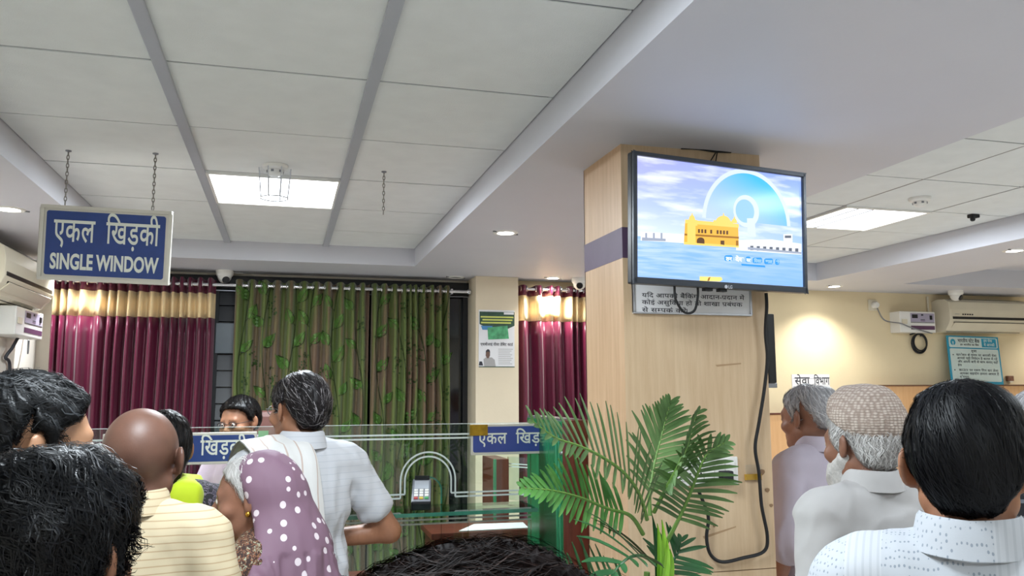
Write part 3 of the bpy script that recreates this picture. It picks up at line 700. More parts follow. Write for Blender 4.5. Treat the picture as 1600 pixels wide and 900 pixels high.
def blob(x0, y0, x1, y1, mat): spx([(x0, y0+2), (x0+2, y0), (x1-2, y0), (x1, y0+2), (x1, y1-2), (x1-2, y1), (x0+2, y1), (x0, y1-2)], mat, 'caption_backing')
for x0, x1, dy in ((1131, 1144, 0), (1164, 1172, 2), (1175, 1190, 3.5), (1193, 1207, 5), (1210, 1217, 6)): blob(x0, 399+dy, x1, 408+dy, 's_cyan')
spoly([suv(*p) for p in ((1157, 412), (1194, 415), (1195, 418), (1158, 415))], 's_cyan', 'caption_bar')
stext(['तन', ' '], 1133, 407, 1143, .018, 's_pale'); stext(['देश'], 1148, 408, 1161, .021, 's_white'); stext(['का'], 1165, 409, 1172, .017, 's_pale')
stext(['\u093fवका'], 1177, 410, 1189, .016, 's_disc2'); stext(['चाल'], 1195, 411, 1206, .016, 's_disc2'); stext(['से'], 1211, 412, 1217, .016, 's_disc2')
spx([(1092, 432), (1126, 433), (1128, 437), (1124, 440), (1092, 439)], 's_yellow', 'caption_gold'); spx([(1106, 434), (1109, 433), (1107, 439), (1104, 439)], 's_shade', 'caption_mark')
# maker's mark on the lower bezel
MAT['mark'] = M('silver_mark', '#c8ccd6', .3, .4)
q = PPL(1134.5, 448, tc+n*.0035, n); MB().prism([(.0065*cos(a), .0065*sin(a)) for a in np.linspace(0, 2*pi, 17)[:-1]], q, ex, ey, n, .0006).build('emblem', 'mark', tv)
place_text('LG', q+ex*.010-ey*.0055, ex, ey, .016, .016, n*.0008, .02, 'mark', tv)
b = MB(); b.obox(tc-n*.085, ex, ey, n, .12, .12, .04); b.build('mount_plate', 'graymetal', tv)
pm = tc-n*.1; MB().tube([pm, (pm.x-.04, PY0-.002, pm.z)], .018, 8).build('mount_arm', 'graymetal', tv)
MB().box((pm.x-.13, PY0-.012, pm.z-.11), (pm.x+.06, PY0-.001, pm.z+.11)).build('wall_plate', 'graymetal', tv)
for u in (-.06, .0): MB().obox(tc+ex*u-ey*(H/2+.004)-n*.02, ex, ey, n, .03, .012, .02).build('port_block', 'blackmat', tv)
a = tc-ey*(H/2)-n*.02
tag(MB().tube(smooth_path([a-ex*.195, a-ex*.19-ey*.045, a-ex*.155-ey*.085, a-ex*.115-ey*.078, a-ex*.10-ey*.03, a-ex*.10]), .0042, 6).build('loop_cable', 'blackmat', tv, smooth=True), 'thin black cable looping below the screen')
# antenna lead and staple over the screen
t = thing('cable_stub', 'short black wire end and marks above the television at the ceiling', 'wire', PY(1110, 236, PY0-.004))
MB().tube(smooth_path([PY(1064, 232, PY0-.006), PY(1090, 233, PY0-.010), PY(1118, 237, PY0-.012), PY(1142, 238, PY0-.006)]), .0035, 6).build('strand', 'blackmat', t)
MB().tube([PY(1120, 236, PY0-.008), PY(1110, 252, PY0-.012)], .0022, 5).build('strand', 'blackmat', t); MB().tube([PY(1121, 236, PY0-.008), PY(1118, 254, PY0-.012)], .0022, 5).build('strand', 'blackmat', t)

# ------------------------------------------------------------------ framed notice under the television
q0 = PY(989, 432, PY0-.012); q1 = PY(1175, 494, PY0-.012)
no = thing('framed_notice', 'framed grey Hindi notice on the pillar right below the television', 'notice', ((q0.x+q1.x)/2, PY0-.001, q1.z))
x0, x1, z0, z1 = q0.x, q1.x, q1.z, q0.z+.02
MB().box((x0, PY0-.008, z0), (x1, PY0-.001, z1)).build('board', 'paper', no)
b = MB(); e = .006
for (a, c) in (((x0, z0), (x1, z0+e)), ((x0, z1-e), (x1, z1)), ((x0, z0+e), (x0+e, z1-e)), ((x1-e, z0+e), (x1, z1-e))): b.box((a[0], PY0-.014, a[1]), (c[0], PY0-.001, c[1]))
MAT['alu'] = M('aluminium', '#b9bbc0', .35, .6); b.build('frame', 'alu', no, bevel=.002)
lines = [(['य', '\u093fद', ' ', 'आ', 'प', 'को', ' ', 'बैं', '\u093fकं', 'ग', ' ', 'आ', 'दा', 'न', '-', ('ra', 'प'), 'दा', 'न', ' ', 'में'], 1003, 466, 1163),
         (['को', 'ई', ' ', 'अ', 'सु', '\u093fव', 'धा', ' ', 'हो', ' ', 'तो', ' ', 'शा', 'खा', ' ', ('ra', 'प'), 'बं', 'ध', 'क'], 1003, 477, 1160),
         (['से', ' ', 'स', ('half', 'म'), 'प', ('repha', 'क'), ' ', 'क', 'रें', '\u0964'], 1003, 489, 1074)]
for tok, a, y, c in lines:
    p = PY(a, y, PY0-.008); r_ = PY(c, y, PY0-.008); place_text(tok, (p.x, PY0-.008, p.z+.004), XE, ZE, r_.x-p.x, .022, Vector((0, -.0006, 0)), .012, 'ink', no)

# ------------------------------------------------------------------ power cable, switchboard, small box, second monitor
pts = [(1197, 458), (1198, 480), (1196, 520), (1199, 560), (1194, 610), (1186, 660), (1180, 700), (1186, 740), (1190, 790), (1199, 838), (1193, 862), (1160, 872), (1128, 878), (1110, 866), (1104, 840), (1107, 812), (1103, 795), (1092, 768)]
path = smooth_path([PY(x, y, PY0-(.02 if i > 1 else .03)) for i, (x, y) in enumerate(pts)], 6)
t = tag(MB().tube(path, .0062, 8).build('power_cable', 'blackmat', None, smooth=True), 'thick black power cable snaking down the wooden pillar from the television', 'cable')
q0 = PY(1040, 716, PY0-.002); q1 = PY(1151, 756, PY0-.002)
sw = thing('switchboard', 'white switchboard on the wooden pillar behind the palm leaves', 'switchboard', ((q0.x+q1.x)/2, PY0-.001, q1.z))
MB().box((q0.x, PY0-.016, q1.z), (q1.x, PY0-.001, q0.z)).build('cover_plate', 'white_pl', sw, bevel=.004)
wd = (q1.x-q0.x)
for k in range(6):
    xa = q0.x+.012+k*(wd-.024)/6; MB().box((xa+.002, PY0-.021, q1.z+.018), (xa+(wd-.024)/6-.002, PY0-.014, q0.z-.018)).build('rocker_switch' if k in (3, 4, 5) else 'socket', 'white_pl', sw, bevel=.002)
    if k < 3:
        for dx, dz in ((-.008, -.006), (.008, -.006), (0, .010)): MB().lathe([(.0035, 0), (.0035, -.001), (0, -.001)], (xa+(wd-.024)/12+dx, PY0-.0212, (q0.z+q1.z)/2+dz), 'y', 8).build('pin_hole', 'blackmat', sw)
MB().box((q0.x+.19, PY0-.05, q1.z+.012), (q0.x+.235, PY0-.020, q1.z+.05)).build('plug', 'blackmat', sw, bevel=.005)
q0 = PY(1163, 726, PY0-.002); q1 = PY(1189, 750, PY0-.002)
t = thing('card_holder', 'small clear holder with a yellow strip on the pillar beside the cable', 'holder', (q0.x, PY0-.001, q1.z))
MB().box((q0.x, PY0-.010, q1.z), (q1.x, PY0-.008, q0.z)).build('clear_front', 'glassclear', t); MAT['yellowstrip'] = M('yellow_strip', '#c8992c', .5)
MB().box((q0.x, PY0-.0075, q1.z+.002), (q1.x, PY0-.001, q1.z+.022)).build('yellow_strip', 'yellowstrip', t); MB().box((q0.x, PY0-.0075, q1.z), (q1.x, PY0-.001, q1.z+.002)).build('bottom_lip', 'scuff', t)
mo = thing('side_monitor', 'thin black monitor seen edge-on on the right side of the pillar', 'monitor', (PX1+.045, 2.80, 1.67))
MB().box((PX1+.028, 2.70, 1.672), (PX1+.062, 2.98, 1.93)).build('housing', 'black', mo, bevel=.005); MB().box((PX1+.06, 2.715, 1.70), (PX1+.064, 2.965, 1.915)).build('screen', 'night_glass', mo)
MB().box((PX1+.001, 2.80, 1.74), (PX1+.030, 2.90, 1.86)).build('mount', 'graymetal', mo); MB().box((PX1+.026, 2.705, 1.655), (PX1+.066, 2.975, 1.674)).build('bottom_lip', 'graymetal', mo, bevel=.003)
tag(MB().tube(smooth_path([(PX1+.05, 2.86, 1.66), (PX1+.09, 2.84, 1.64), (PX1+.095, 2.83, 1.57), (PX1+.05, 2.83, 1.52), (PX1+.006, 2.83, 1.50)]), .003, 6).build('lead', 'graymetal', mo, smooth=True), 'thin grey lead curving from the monitor')

# ================================================================== RIGHT BACK WALL
YW = 6.33
def split_ac(lab, place, L, flip, loc):
    """profile swept along the wall; place(s, d, z): along, out from the wall, up"""
    t = thing('air_conditioner', lab, 'air conditioner', loc)
    prof = [(0, 0), (0, .285), (.06, .30), (.16, .295), (.20, .27), (.212, .20), (.212, .105), (.195, .07), (.15, .015), (.08, 0)]
    def sweep(pr, a, c, name, mat, bev=0):
        k = len(pr); vs = [place(a, d, z) for d, z in pr]+[place(c, d, z) for d, z in pr]
        o = MB().add(vs, [tuple(range(k)), tuple(range(2*k-1, k-1, -1))]+[(i, k+i, k+(i+1) % k, (i+1) % k) for i in range(k)]).build(name, mat, t, bevel=bev)
        bm = bmesh.new(); bm.from_mesh(o.data); bmesh.ops.recalc_face_normals(bm, faces=bm.faces); bm.to_mesh(o.data); bm.free(); return o
    sweep(prof, .012, L-.012, 'casing', 'offwhite_pl'); 
    for a, c in ((0, .03), (L-.03, L)): sweep([(d*1.012, z*1.01-.002) for d, z in prof], a, c, 'end_cap', 'offwhite_pl', .004)
    sweep([(.205, .112), (.2145, .112), (.2145, .135), (.205, .135)], .035, L-.035, 'dark_trim', 'black')
    sweep([(.10, .006), (.205, .088), (.209, .086), (.104, .002)], .05, L-.09, 'outlet_slot', 'blackmat')
    sweep([(.165, .040), (.212, .082), (.216, .078), (.169, .034)], .05, L-.09, 'louvre', 'offwhite_pl')
    for k in range(4): sweep([(.12, .012), (.20, .078), (.202, .070), (.126, .006)], .12+k*(L-.3)/3.2, .128+k*(L-.3)/3.2, 'swing_vane', 'offwhite_pl')
    for k in range(9): sweep([(.06+.012*k, .298+.0005*k), (.066+.012*k, .298+.0005*k), (.066+.012*k, .301), (.06+.012*k, .301)], .06, L-.06, 'intake_slot', 'graymetal')
    return t, sweep
# right unit
zc = 2.165; xa = 5.80
t, swp = split_ac('cream split air conditioner on the right wall above the bank notice board', lambda s, d, z: (xa+s, YW-d, zc+z), .98, False, (xa+.49, YW, zc))
for k in range(5): swp([(.2135, .150), (.2150, .150), (.2150, .162), (.2135, .162)], .14+k*.026, .157+k*.026, 'maker_mark', 'blackmat')
swp([(.2135, .156), (.2148, .156), (.2148, .159), (.2135, .159)], .06, .11, 'model_line', 'graymetal')
# pipe and stain
tag(MB().tube(smooth_path([(5.752, YW-.012, 2.50), (5.752, YW-.012, 2.40), (5.752, YW-.02, 2.30), (5.752, YW-.03, 2.19)]), .010, 8).build('ac_pipe', 'offwhite_pl', None, smooth=True), 'thin cream pipe running down the wall left of the right air conditioner', 'pipe')
MAT['stain'] = M('wall_stain', '#b3946a', .8, var=.2, vscale=30); MAT['stain2'] = M('brown_stain', '#7d5744', .8, var=.3, vscale=40)
t = tag(MB().box((5.735, YW-.03, 2.19), (5.80, YW-.001, 2.255)).build('junction_box', 'stain2', None, bevel=.004), 'small brown junction box below the left end of the right air conditioner', 'junction box')
def stabilizer(o, ex, ey, nn, w, h, dep, lab):
    """o lower-left corner on the wall"""
    o = Vector(o); t = thing('voltage_stabilizer', lab, 'stabilizer', o+ex*(w/2))
    MB().obox(o+ex*(w/2)+ey*(h/2)+nn*(dep/2), ex, ey, nn, w, h, dep).build('case', 'white_pl', t, bevel=.006)
    f = o+nn*(dep+.001)
    def pl(u0, v0, u1, v1, mat, nm, l=.0012): MB().obox(f+ex*((u0+u1)/2*w)+ey*((v0+v1)/2*h)+nn*(l/2), ex, ey, nn, (u1-u0)*w, (v1-v0)*h, l).build(nm, mat, t)
    pl(.30, .50, .97, .92, 'lilac', 'control_label'); pl(.34, .68, .50, .86, 'blackmat', 'display', .002); pl(.30, .14, .97, .32, 'plum', 'stripe'); pl(.84, .62, .90, .82, 'blackmat', 'breaker_switch', .008)
    pl(.30, .46, .97, .485, 'ink', 'text_line'); pl(.60, .80, .66, .88, 'ink', 'logo_mark', .002); pl(.58, .60, .70, .63, 'ink', 'text_line', .002); pl(.58, .55, .70, .575, 'plum', 'text_line', .002)
    pl(.05, .4, .2, .62, 'offwhite_pl', 'side_plate', .004)
    return t
MAT['lilac'] = M('lilac_label', '#a7a0b4', .5); MAT['plum'] = M('plum_stripe', '#5d3a58', .5)
stabilizer((5.33, YW, 2.155), XE, ZE, -YE, .385, .19, .13, 'white voltage stabilizer on the right wall left of the air conditioner')
q = PY(1363, 477, YW)
t = thing('wall_socket', 'small white wall socket with a plug left of the right stabilizer', 'socket', (q.x, YW, q.z))
MB().box((q.x-.05, YW-.014, q.z-.05), (q.x+.04, YW-.001, q.z+.05)).build('plate', 'offwhite_pl', t, bevel=.004); MB().lathe([(.03, -.014), (.03, -.05), (.022, -.062), (0, -.062)], (q.x+.005, YW, q.z), 'y', 16).build('plug', 'white_pl', t, smooth=True)
tag(MB().tube(smooth_path([(q.x+.01, YW-.05, q.z-.03), (5.25, YW-.03, 2.27), (5.325, YW-.145, 2.232), (5.42, YW-.15, 2.20), (5.60, YW-.15, 2.158), (5.70, YW-.10, 2.155), (5.75, YW-.04, 2.19)]), .006, 7).build('lead_wire', 'graymetal', None, smooth=True), 'thin grey lead sagging from wall socket across the right stabilizer', 'cable')
b = MB()
for k, (dx, dz, r) in enumerate(((0, 0, .085), (.008, .008, .078), (-.006, -.006, .088))):
    c = PY(1437, 536, YW-.02-.006*k); b.tube([(c.x+dx+r*.92*cos(a), c.y, c.z+dz+r*sin(a)) for a in np.linspace(0, 2*pi, 25)[:-1]], .007, 6, True)
c = PY(1437, 522, YW-.02); b.tube(smooth_path([(5.50, YW-.05, 2.14), (c.x, c.y, c.z+.02), (c.x+.01, c.y, c.z-.02)]), .007, 6)
tag(b.build('coiled_cable', 'blackmat', None, smooth=True), 'coiled black cable hanging below the right stabilizer', 'cable')
# panelling
pan = struct(thing('trim_panelling', None, None, (5.03, 6.20, 0)))
zt = 1.672
xs = [5.03, PY(1499, 640, 6.2).x, PY(1540, 640, 6.2).x, 6.40]
for i in range(3): MB().box((xs[i]+.003, 6.17, .0), (xs[i+1]-.003, 6.20, zt)).build('panel', 'orange_wood', pan)
MB().box((6.403, 6.17, PY(1580, 640, 6.2).z), (8.3, 6.20, zt)).build('panel', 'orange_wood', pan); MB().box((6.403, 6.17, 0), (8.3, 6.20, .9)).build('panel', 'orange_wood', pan)
MB().box((5.02, 6.16, zt), (8.3, 6.33, zt+.012)).build('ledge', 'seam', pan); MB().box((5.03, 6.20, 0), (8.3, 6.30, zt)).build('backing', 'seam', pan)
z1 = PY(1580, 640, 6.2).z
MAT['palepane'] = M('pale_frosted_pane', '#c9c7a4', .25, var=.05)
MB().box((6.403, 6.18, .9), (8.3, 6.19, z1)).build('pane', 'palepane', pan); MB().box((6.403, 6.165, z1-.012), (8.3, 6.21, z1)).build('pane_frame', 'darkwood', pan)
zz = 1.436
MB().box((2.55, 6.22, 0), (5.02, 6.32, zz)).build('low_panel', 'orange_wood', pan); MB().box((2.55, 6.21, zz), (5.02, 6.33, zz+.012)).build('ledge', 'darkwood', pan)
# bank notice board leaning on the panelling ledge
c0 = PY(1480, 529, 6.30); c1 = PY(1562, 529, 6.30); c2 = PY(1567, 600, 6.24); 
ex = (c1-c0).normalized(); W = .50; H = .455; ey = Vector((.06, .12, 1)).normalized(); ex = Vector((cos(radians(1.0)), 0, -sin(radians(1.0)))); n = ex.cross(ey); n = -n if n.y > 0 else n; n.normalize(); ey = (ey-n*ey.dot(n)).normalized()
o = PY(1486, 601.5, 6.215); o.z = zt+.014; W = PY(1567, 600, 6.215).x-o.x
bo = thing('bank_notice_board', 'teal and white Hindi bank notice board leaning on the wood panelling', 'notice board', o+ex*(W/2))
def bq(u0, v0, u1, v1, mat, nm, l): 
    return MB().obox(o+ex*((u0+u1)/2*W)+ey*((v0+v1)/2*H)+n*(l/2+.012), ex, ey, n, (u1-u0)*W, (v1-v0)*H, l).build(nm, mat, bo)
MAT['mint'] = M('board_white', '#c9d8d2', .5, var=.03)
MB().obox(o+ex*(W/2)+ey*(H/2)+n*.006, ex, ey, n, W, H, .012).build('board', 'teal', bo, bevel=.003)
def brr(u0, v0, u1, v1, mat, nm, l): MB().prism(rrect((u1-u0)*W, (v1-v0)*H, .014), o+ex*((u0+u1)/2*W)+ey*((v0+v1)/2*H)+n*.012, ex, ey, n, l).build(nm, mat, bo)
brr(.03, .76, .97, .97, 'mint', 'header_panel', .001); brr(.03, .07, .97, .735, 'mint', 'text_panel', .001)
bq(.66, .775, .945, .955, 'teal', 'header_badge', .0018)
MB().prism([(.030*cos(a)*.95, .030*sin(a)) for a in np.linspace(0, 2*pi, 25)[:-1]], o+ex*(.105*W)+ey*(.865*H)+n*.013, ex, ey, n, .001).build('emblem', 'teal', bo)
MB().prism([(.008*cos(a), .008*sin(a)) for a in np.linspace(0, 2*pi, 13)[:-1]], o+ex*(.105*W)+ey*(.862*H)+n*.0141, ex, ey, n, .0006).build('emblem_hole', 'mint', bo); bq(.099, .797, .111, .855, 'mint', 'emblem_slot', .0028)
T = lambda tok, u, v, wd, hh, mat='ink', bold=.015: place_text(tok, o+ex*(u*W)+ey*(v*H)+n*.0145, ex, ey, wd*W, hh, Vector((0, 0, 0)), bold, mat, bo)
T(['भा', 'र', 'ती', 'य', ' ', ('half', 'स'), 'टे', 'ट', ' ', 'बैं', 'क'], .20, .865, .42, .046); T(['हर', ' ', 'भा', 'र', 'ती', 'य', ' ', 'का', ' ', 'बैं', 'क'], .24, .80, .36, .024)
T(['हम', ' ', 'से', 'वा'], .70, .885, .17, .036, 'mint'); T(['में', ' ', 'आ', 'प', 'की'], .70, .80, .21, .036, 'mint'); T(['सू', 'च', 'ना'], .44, .665, .10, .034)
body = [(['का', 'र', 'ो'.strip(), 'बा', 'र', ' ', 'के', ' ', 'स', 'म', 'य', ' ', 'प', 'र', ' ', 'आ', 'प', 'की', ' ', 'से', 'वा'], .14, .585, .78), (['आ', 'प', 'से', ' ', 'य', 'ही', ' ', '\u093fन', 'वे', 'द', 'न', ' ', 'है', ' ', 'क', 'ता', 'र', ' ', 'में', ' ', 'र', 'हें'], .15, .515, .78), (['और', ' ', 'अ', 'प', 'नी', ' ', 'बा', 'री', ' ', 'से', ' ', 'का', 'म', ' ', 'क', 'रा', 'ए', ' ', 'य', 'हाँ'], .155, .445, .78), (['हो', 'गा', '\u0964'], .15, .375, .07),
        (['का', 'उं', 'ट', 'र', ' ', 'प', 'र', ' ', 'र', 'क', 'म', ' ', '\u093fग', 'न', ' ', 'क', 'र', ' ', 'ले', 'ना'], .16, .275, .76), (['आ', 'प', 'का', ' ', 'स', 'ह', 'यो', 'ग', ' ', 'ह', 'मा', 'रा', ' ', 'आ', 'धा', 'र', ' ', 'है'], .165, .205, .76), (['ध', 'ँ'.strip(), 'य', 'वा', 'द', '\u0964'], .165, .135, .17)]
for tok, u, v, wd in body: T([k for k in tok if k], u, v, wd, .030, 'ink', .006)
for v in (.605, .295): bq(.075, v-.012, .092, v+.012, 'ink', 'bullet', .0022)
q = PY(1577, 592, 6.32)
t = thing('door_bell_box', 'small brown box on the wall right of the bank notice board', 'box', (q.x, YW, q.z-.03))
MB().box((q.x-.035, YW-.03, q.z-.02), (q.x+.035, YW-.001, q.z+.028)).build('case', 'stain2', t, bevel=.004); MB().box((q.x-.02, YW-.034, q.z-.035), (q.x+.02, YW-.005, q.z-.02)).build('lower_lip', 'offwhite_pl', t)
q0 = PY(1237, 585, YW-.003); q1 = PY(1299, 650, YW-.003)
pp = thing('paper_notice', 'white paper with black Hindi lettering on the wall above the white-haired man', 'notice', ((q0.x+q1.x)/2, YW-.001, q1.z))
MB().box((q0.x, YW-.004, q1.z), (q1.x, YW-.001, q0.z)).build('sheet', 'paper', pp); MB().box((q0.x+.01, YW-.0046, q0.z-.038), (q1.x-.01, YW-.004, q0.z-.035)).build('rule', 'alu', pp)
for tk, xa_, xb_ in ((['से', 'वा'], 1242, 1265), (['\u093fव', 'भा', 'ग'], 1272, 1296)):
    p = PY(xa_, 601, YW-.004); place_text(tk, (p.x, YW-.004, p.z), XE, ZE, PY(xb_, 601, YW).x-p.x, .10, Vector((0, -.0006, 0)), .012, 'ink', pp)

# ================================================================== LEFT WALL: air conditioner and stabilizer
yl = 5.93; La = .98
t, swp = split_ac('cream split air conditioner high on the left wall cut by the photo edge', lambda s, d, z: (XL+d, yl-s, 2.165+z), La, True, (XL, yl-La/2, 2.165))
stabilizer((XL, 5.42, 1.985), YE, ZE, XE, .56, .17, .15, 'white voltage stabilizer on the left wall below the air conditioner')
t = thing('wall_socket', 'grey socket with round holes below the left air conditioner', 'socket', (XL, 5.38, 2.08))
MB().box((XL, 5.29, 2.02), (XL+.04, 5.40, 2.13)).build('plate', 'white_pl', t, bevel=.004)
for k in range(5): MB().lathe([(.007, 0), (.007, .002), (0, .002)], (XL+.041, 5.345+.028*cos(k*1.256), 2.075+.028*sin(k*1.256)), 'x', 8).build('pin_hole', 'ink', t)
tag(MB().tube(smooth_path([(XL+.06, 5.80, 1.985), (XL+.05, 5.74, 1.92), (XL+.03, 5.70, 1.86), (XL+.02, 5.82, 1.82), (XL+.02, 5.84, 1.6), (XL+.02, 5.86, 1.2), (XL+.02, 5.86, .9)]), .010, 7).build('hanging_lead', 'ink', None, smooth=True), 'dark lead hanging down the left wall from the stabilizer', 'cable')
tag(MB().tube(smooth_path([(XL+.08, 5.96, 1.978), (XL+.06, 6.03, 1.90), (XL+.04, 6.10, 2.0), (XL+.03, 6.14, 2.12), (XL+.02, 6.18, 2.24), (XL+.03, 6.20, 2.27)]), .006, 7).build('thin_wire', 'graymetal', None, smooth=True), 'thin grey wire rising from the left stabilizer beside the maroon curtain', 'wire')

# ================================================================== SERVICE COUNTER
YG = 3.5; GZ0, GZ1 = .80, 1.507
XJ = PY(733, 661, YG).x; XE_ = 1.045
ct = thing('service_counter', 'dark wooden bank counter front under the green glass screen', 'counter', (-.3, YG, 0))
MB().box((XL+.01, YG-.03, .08), (1.04, YG+.03, .78)).build('front_board', 'darkwood', ct); MB().box((XL+.01, YG-.10, .0), (1.04, YG+.55, .08)).build('plinth', 'blackmat', ct)
MB().box((XL+.01, YG-.06, .78), (1.04, YG+.60, .80)).build('desk_top', 'darkwood', ct, bevel=.003)
for i in range(4):
    x0 = XL+.06+i*.67; MB().box((x0, YG-.045, .14), (x0+.60, YG-.028, .72)).build('raised_panel', 'orange_wood', ct, bevel=.006)
def etched(b, x0, x1, z, y): b.box((x0, y-.0012, z-.0035), (x1, y, z+.0035))
def glass_pane(lab, x0, x1, arches):
    g = thing('glass_screen', lab, 'glass screen', ((x0+x1)/2, YG, GZ0), 'counter glass screens')
    # pane with arched pass-through cut out (outline walked around it)
    def pane(y): pass
    ol = [(x0, GZ0), (x1, GZ0), (x1, GZ1), (x0, GZ1)]
    b = MB(); y0, y1 = YG-.004, YG+.004
    xs = [x0]; 
    for (cx, zb, r, h) in arches:
        # left of, above and right of each opening
        top = [(cx+r*cos(a), zb+h+r*sin(a)) for a in np.linspace(pi, 0, 15)]
        z_sh = 1.172
        b.box((xs[-1], y0, GZ0), (cx-r, y1, GZ1)); b.box((cx-r, y0, GZ0), (cx+r, y1, zb)); xs.append(cx+r)
        for i in range(14):
            (xa, za), (xb, zb_) = top[i], top[i+1]
            b.add([(xa, y0, za), (xb, y0, zb_), (xb, y0, GZ1), (xa, y0, GZ1), (xa, y1, za), (xb, y1, zb_), (xb, y1, GZ1), (xa, y1, GZ1)], [(0, 1, 2, 3), (7, 6, 5, 4), (0, 4, 5, 1), (3, 2, 6, 7)])
    b.box((xs[-1], y0, GZ0), (x1, y1, GZ1))
    b.build('pane', 'glass', g)
    MB().box((x0, y0+.0005, GZ1), (x1, y1-.0005, GZ1+.002)).build('top_edge', 'etch', g)
    b = MB()
    etched(b, x0, x1, GZ1-.042, y0); etched(b, x0, x1, GZ1-.058, y0)
    lo = 1.205; prev = x0
    for (cx, zb, r, h) in arches:
        for k, R in enumerate((.098, .116)):
            zc_ = zb+.098; zb2 = lo+.016*(1-k) - .0
            pts = [(cx-R, zb2)]+[(cx+R*cos(a), zc_+R*sin(a)) for a in np.linspace(pi, 0, 21)]+[(cx+R, zb2)]
            vs = []; fs = []
            for i, p in enumerate(pts):
                d = Vector(pts[min(i+1, len(pts)-1)])-Vector(pts[max(i-1, 0)]); d.normalize(); e = Vector((-d.y, d.x))*.0035
                vs += [(p[0]-e.x, y0-.0008, p[1]-e.y), (p[0]+e.x, y0-.0008, p[1]+e.y)]
                if i: a_ = 2*i-2; fs.append((a_, a_+1, a_+3, a_+2))
            b.add(vs, fs); etched(b, prev, cx-R, zb2, y0)
        prev = cx+.098
    for k in (0, 1): etched(b, (arches[-1][0]+.116-.018*k) if arches else x0, x1, lo+.016*k if arches else lo+.016*k, y0)
    etched(b, x0, x1, 1.115, y0); etched(b, x0, x1, 1.098, y0)
    tag(b.build('etched_lines', 'etch', g), kind='stuff')
    for (cx, zb, r, h) in arches:
        MB().tube([(cx-r, YG, zb)]+[(cx+r*cos(a), YG, zb+h+r*sin(a)) for a in np.linspace(pi, 0, 15)]+[(cx+r, YG, zb)], .0042, 5).build('opening_edge', 'glass_edge', g, smooth=True)
    return g
ac = PY(669, 717, YG); 
glass_pane('clear glass counter screen with an etched arch behind the card machine', -.36, XJ-.002, [(ac.x, 1.178, .058, .052)])
glass_pane('narrow end pane of the counter glass beside the green partition', XJ+.002, XE_, [])
glass_pane('left pane of the counter glass with an etched arch behind the queue', XL+.01, -.364, [(-1.0, 1.178, .058, .052)])
sh = thing('glass_shelf', 'long green-edged glass shelf along the counter in front of the screen', 'shelf', (-.3, 3.4, 1.165))
MB().box((XL+.02, 3.27, 1.163), (1.0, YG-.006, 1.175)).build('glass_top', glass_mat('shelf_glass', (.72, .88, .80, 1)), sh)
MB().box((XL+.02, 3.262, 1.162), (1.0, 3.27, 1.176)).build('front_edge', 'glass_edge', sh)
MB().box((1.0, 3.262, 1.162), (1.006, YG-.006, 1.176)).build('side_edge', 'glass_edge', sh)
for x in (-1.4, -.6, .2, .93): MB().box((x, YG-.06, 1.145), (x+.03, YG-.0045, 1.163)).build('steel_bracket', 'steel', sh, bevel=.003)
# signs on the glass
def glass_sign(lab, x0, x1, z0, z1, toks, mat, y=YG-.018):
    t = thing('counter_sign', lab, 'sign', ((x0+x1)/2, y, z0))
    MB().box((x0, y-.006, z0), (x1, y+.012, z1)).build('plate', 'signframe', t, bevel=.003)
    c = Vector(((x0+x1)/2, y-.006, (z0+z1)/2)); MB().prism(rrect(x1-x0-.018, z1-z0-.022, .008), c, XE, ZE, -YE, .0012).build('face', mat, t)
    for (tok, u, v, wd, hh) in toks: place_text(tok, (x0+u*(x1-x0), y-.0078, z0+v*(z1-z0)), XE, ZE, wd*(x1-x0), hh, Vector((0, 0, 0)), .014, 'letter', t)
    return t
a = PY(736, 662, YG-.024); b_ = PY(880, 710, YG-.024)
glass_sign('slate blue Hindi counter sign fixed to the glass behind the palm fronds', a.x, 1.195, 1.376, 1.506, [(['ए', 'क', 'ल'], .075, .36, .30, .070), (TOK_KHIDKI, .47, .36, .42, .070)], 'navy2')
t = tag(MB().box((a.x-.006, YG-.03, 1.458), (a.x+.072, YG-.0255, 1.504)).build('brass_plate', M('brass_plate', '#9c7a1c', .35, .4, var=.25, vscale=40), None), 'small yellow brass plate on the top left corner of the glass sign', 'plate')
glass_sign('blue Hindi counter sign in a cream frame below the clerk with glasses', -.66, -.098, 1.366, 1.489, [(['ए', 'क', 'ल'], .06, .30, .28, .088), (TOK_KHIDKI, .625, .30, .31, .088)], 'navy')
t = tag(MB().box((-.094, YG-.014, 1.40), (-.055, YG-.009, 1.492)).build('green_tab', M('green_tab', '#86b88a', .4), None), 'small pale green tab on the glass right of the blue sign', 'tab')
# card machine
q = PY(660, 797, 3.34)
MAT['cardgrey'] = M('card_grey', '#7f838b', .4)
MAT['palescreen'] = M('pale_screen', '#b9bfc8', .2)
pos = thing('card_machine', 'grey card payment machine on the glass shelf under the etched arch', 'card machine', (q.x, 3.36, 1.177))
ex = Vector((.97, -.18, 0)).normalized(); ey = Vector((.18, .97, .50)).normalized(); n = ex.cross(ey); c = Vector((q.x, 3.365, 1.234))
MB().obox(c, ex, ey, n, .080, .165, .040).build('body', 'black', pos, bevel=.008); MB().obox(c+n*.0205, ex, ey, n, .074, .158, .004).build('top_cover', 'cardgrey', pos, bevel=.003)
MB().obox(c+n*.023+ey*.035, ex, ey, n, .058, .055, .002).build('display', 'palescreen', pos)
MAT['keyred'] = M('key_red', '#b23a35', .5); MAT['keygreen'] = M('key_green', '#3f9a58', .5); MAT['keyyellow'] = M('key_yellow', '#c9b33f', .5)
for r_ in range(4):
    for k in range(3): MB().obox(c+n*.024+ex*(-.021+.021*k)+ey*(-.005-.018*r_), ex, ey, n, .015, .012, .004).build('key', ('keyred', 'keyyellow', 'keygreen')[k] if r_ == 3 else 'white_pl', pos)
MB().obox(c+n*.002+ey*.085, ex, ey, n, .062, .03, .05).build('printer_hood', 'black', pos, bevel=.006)

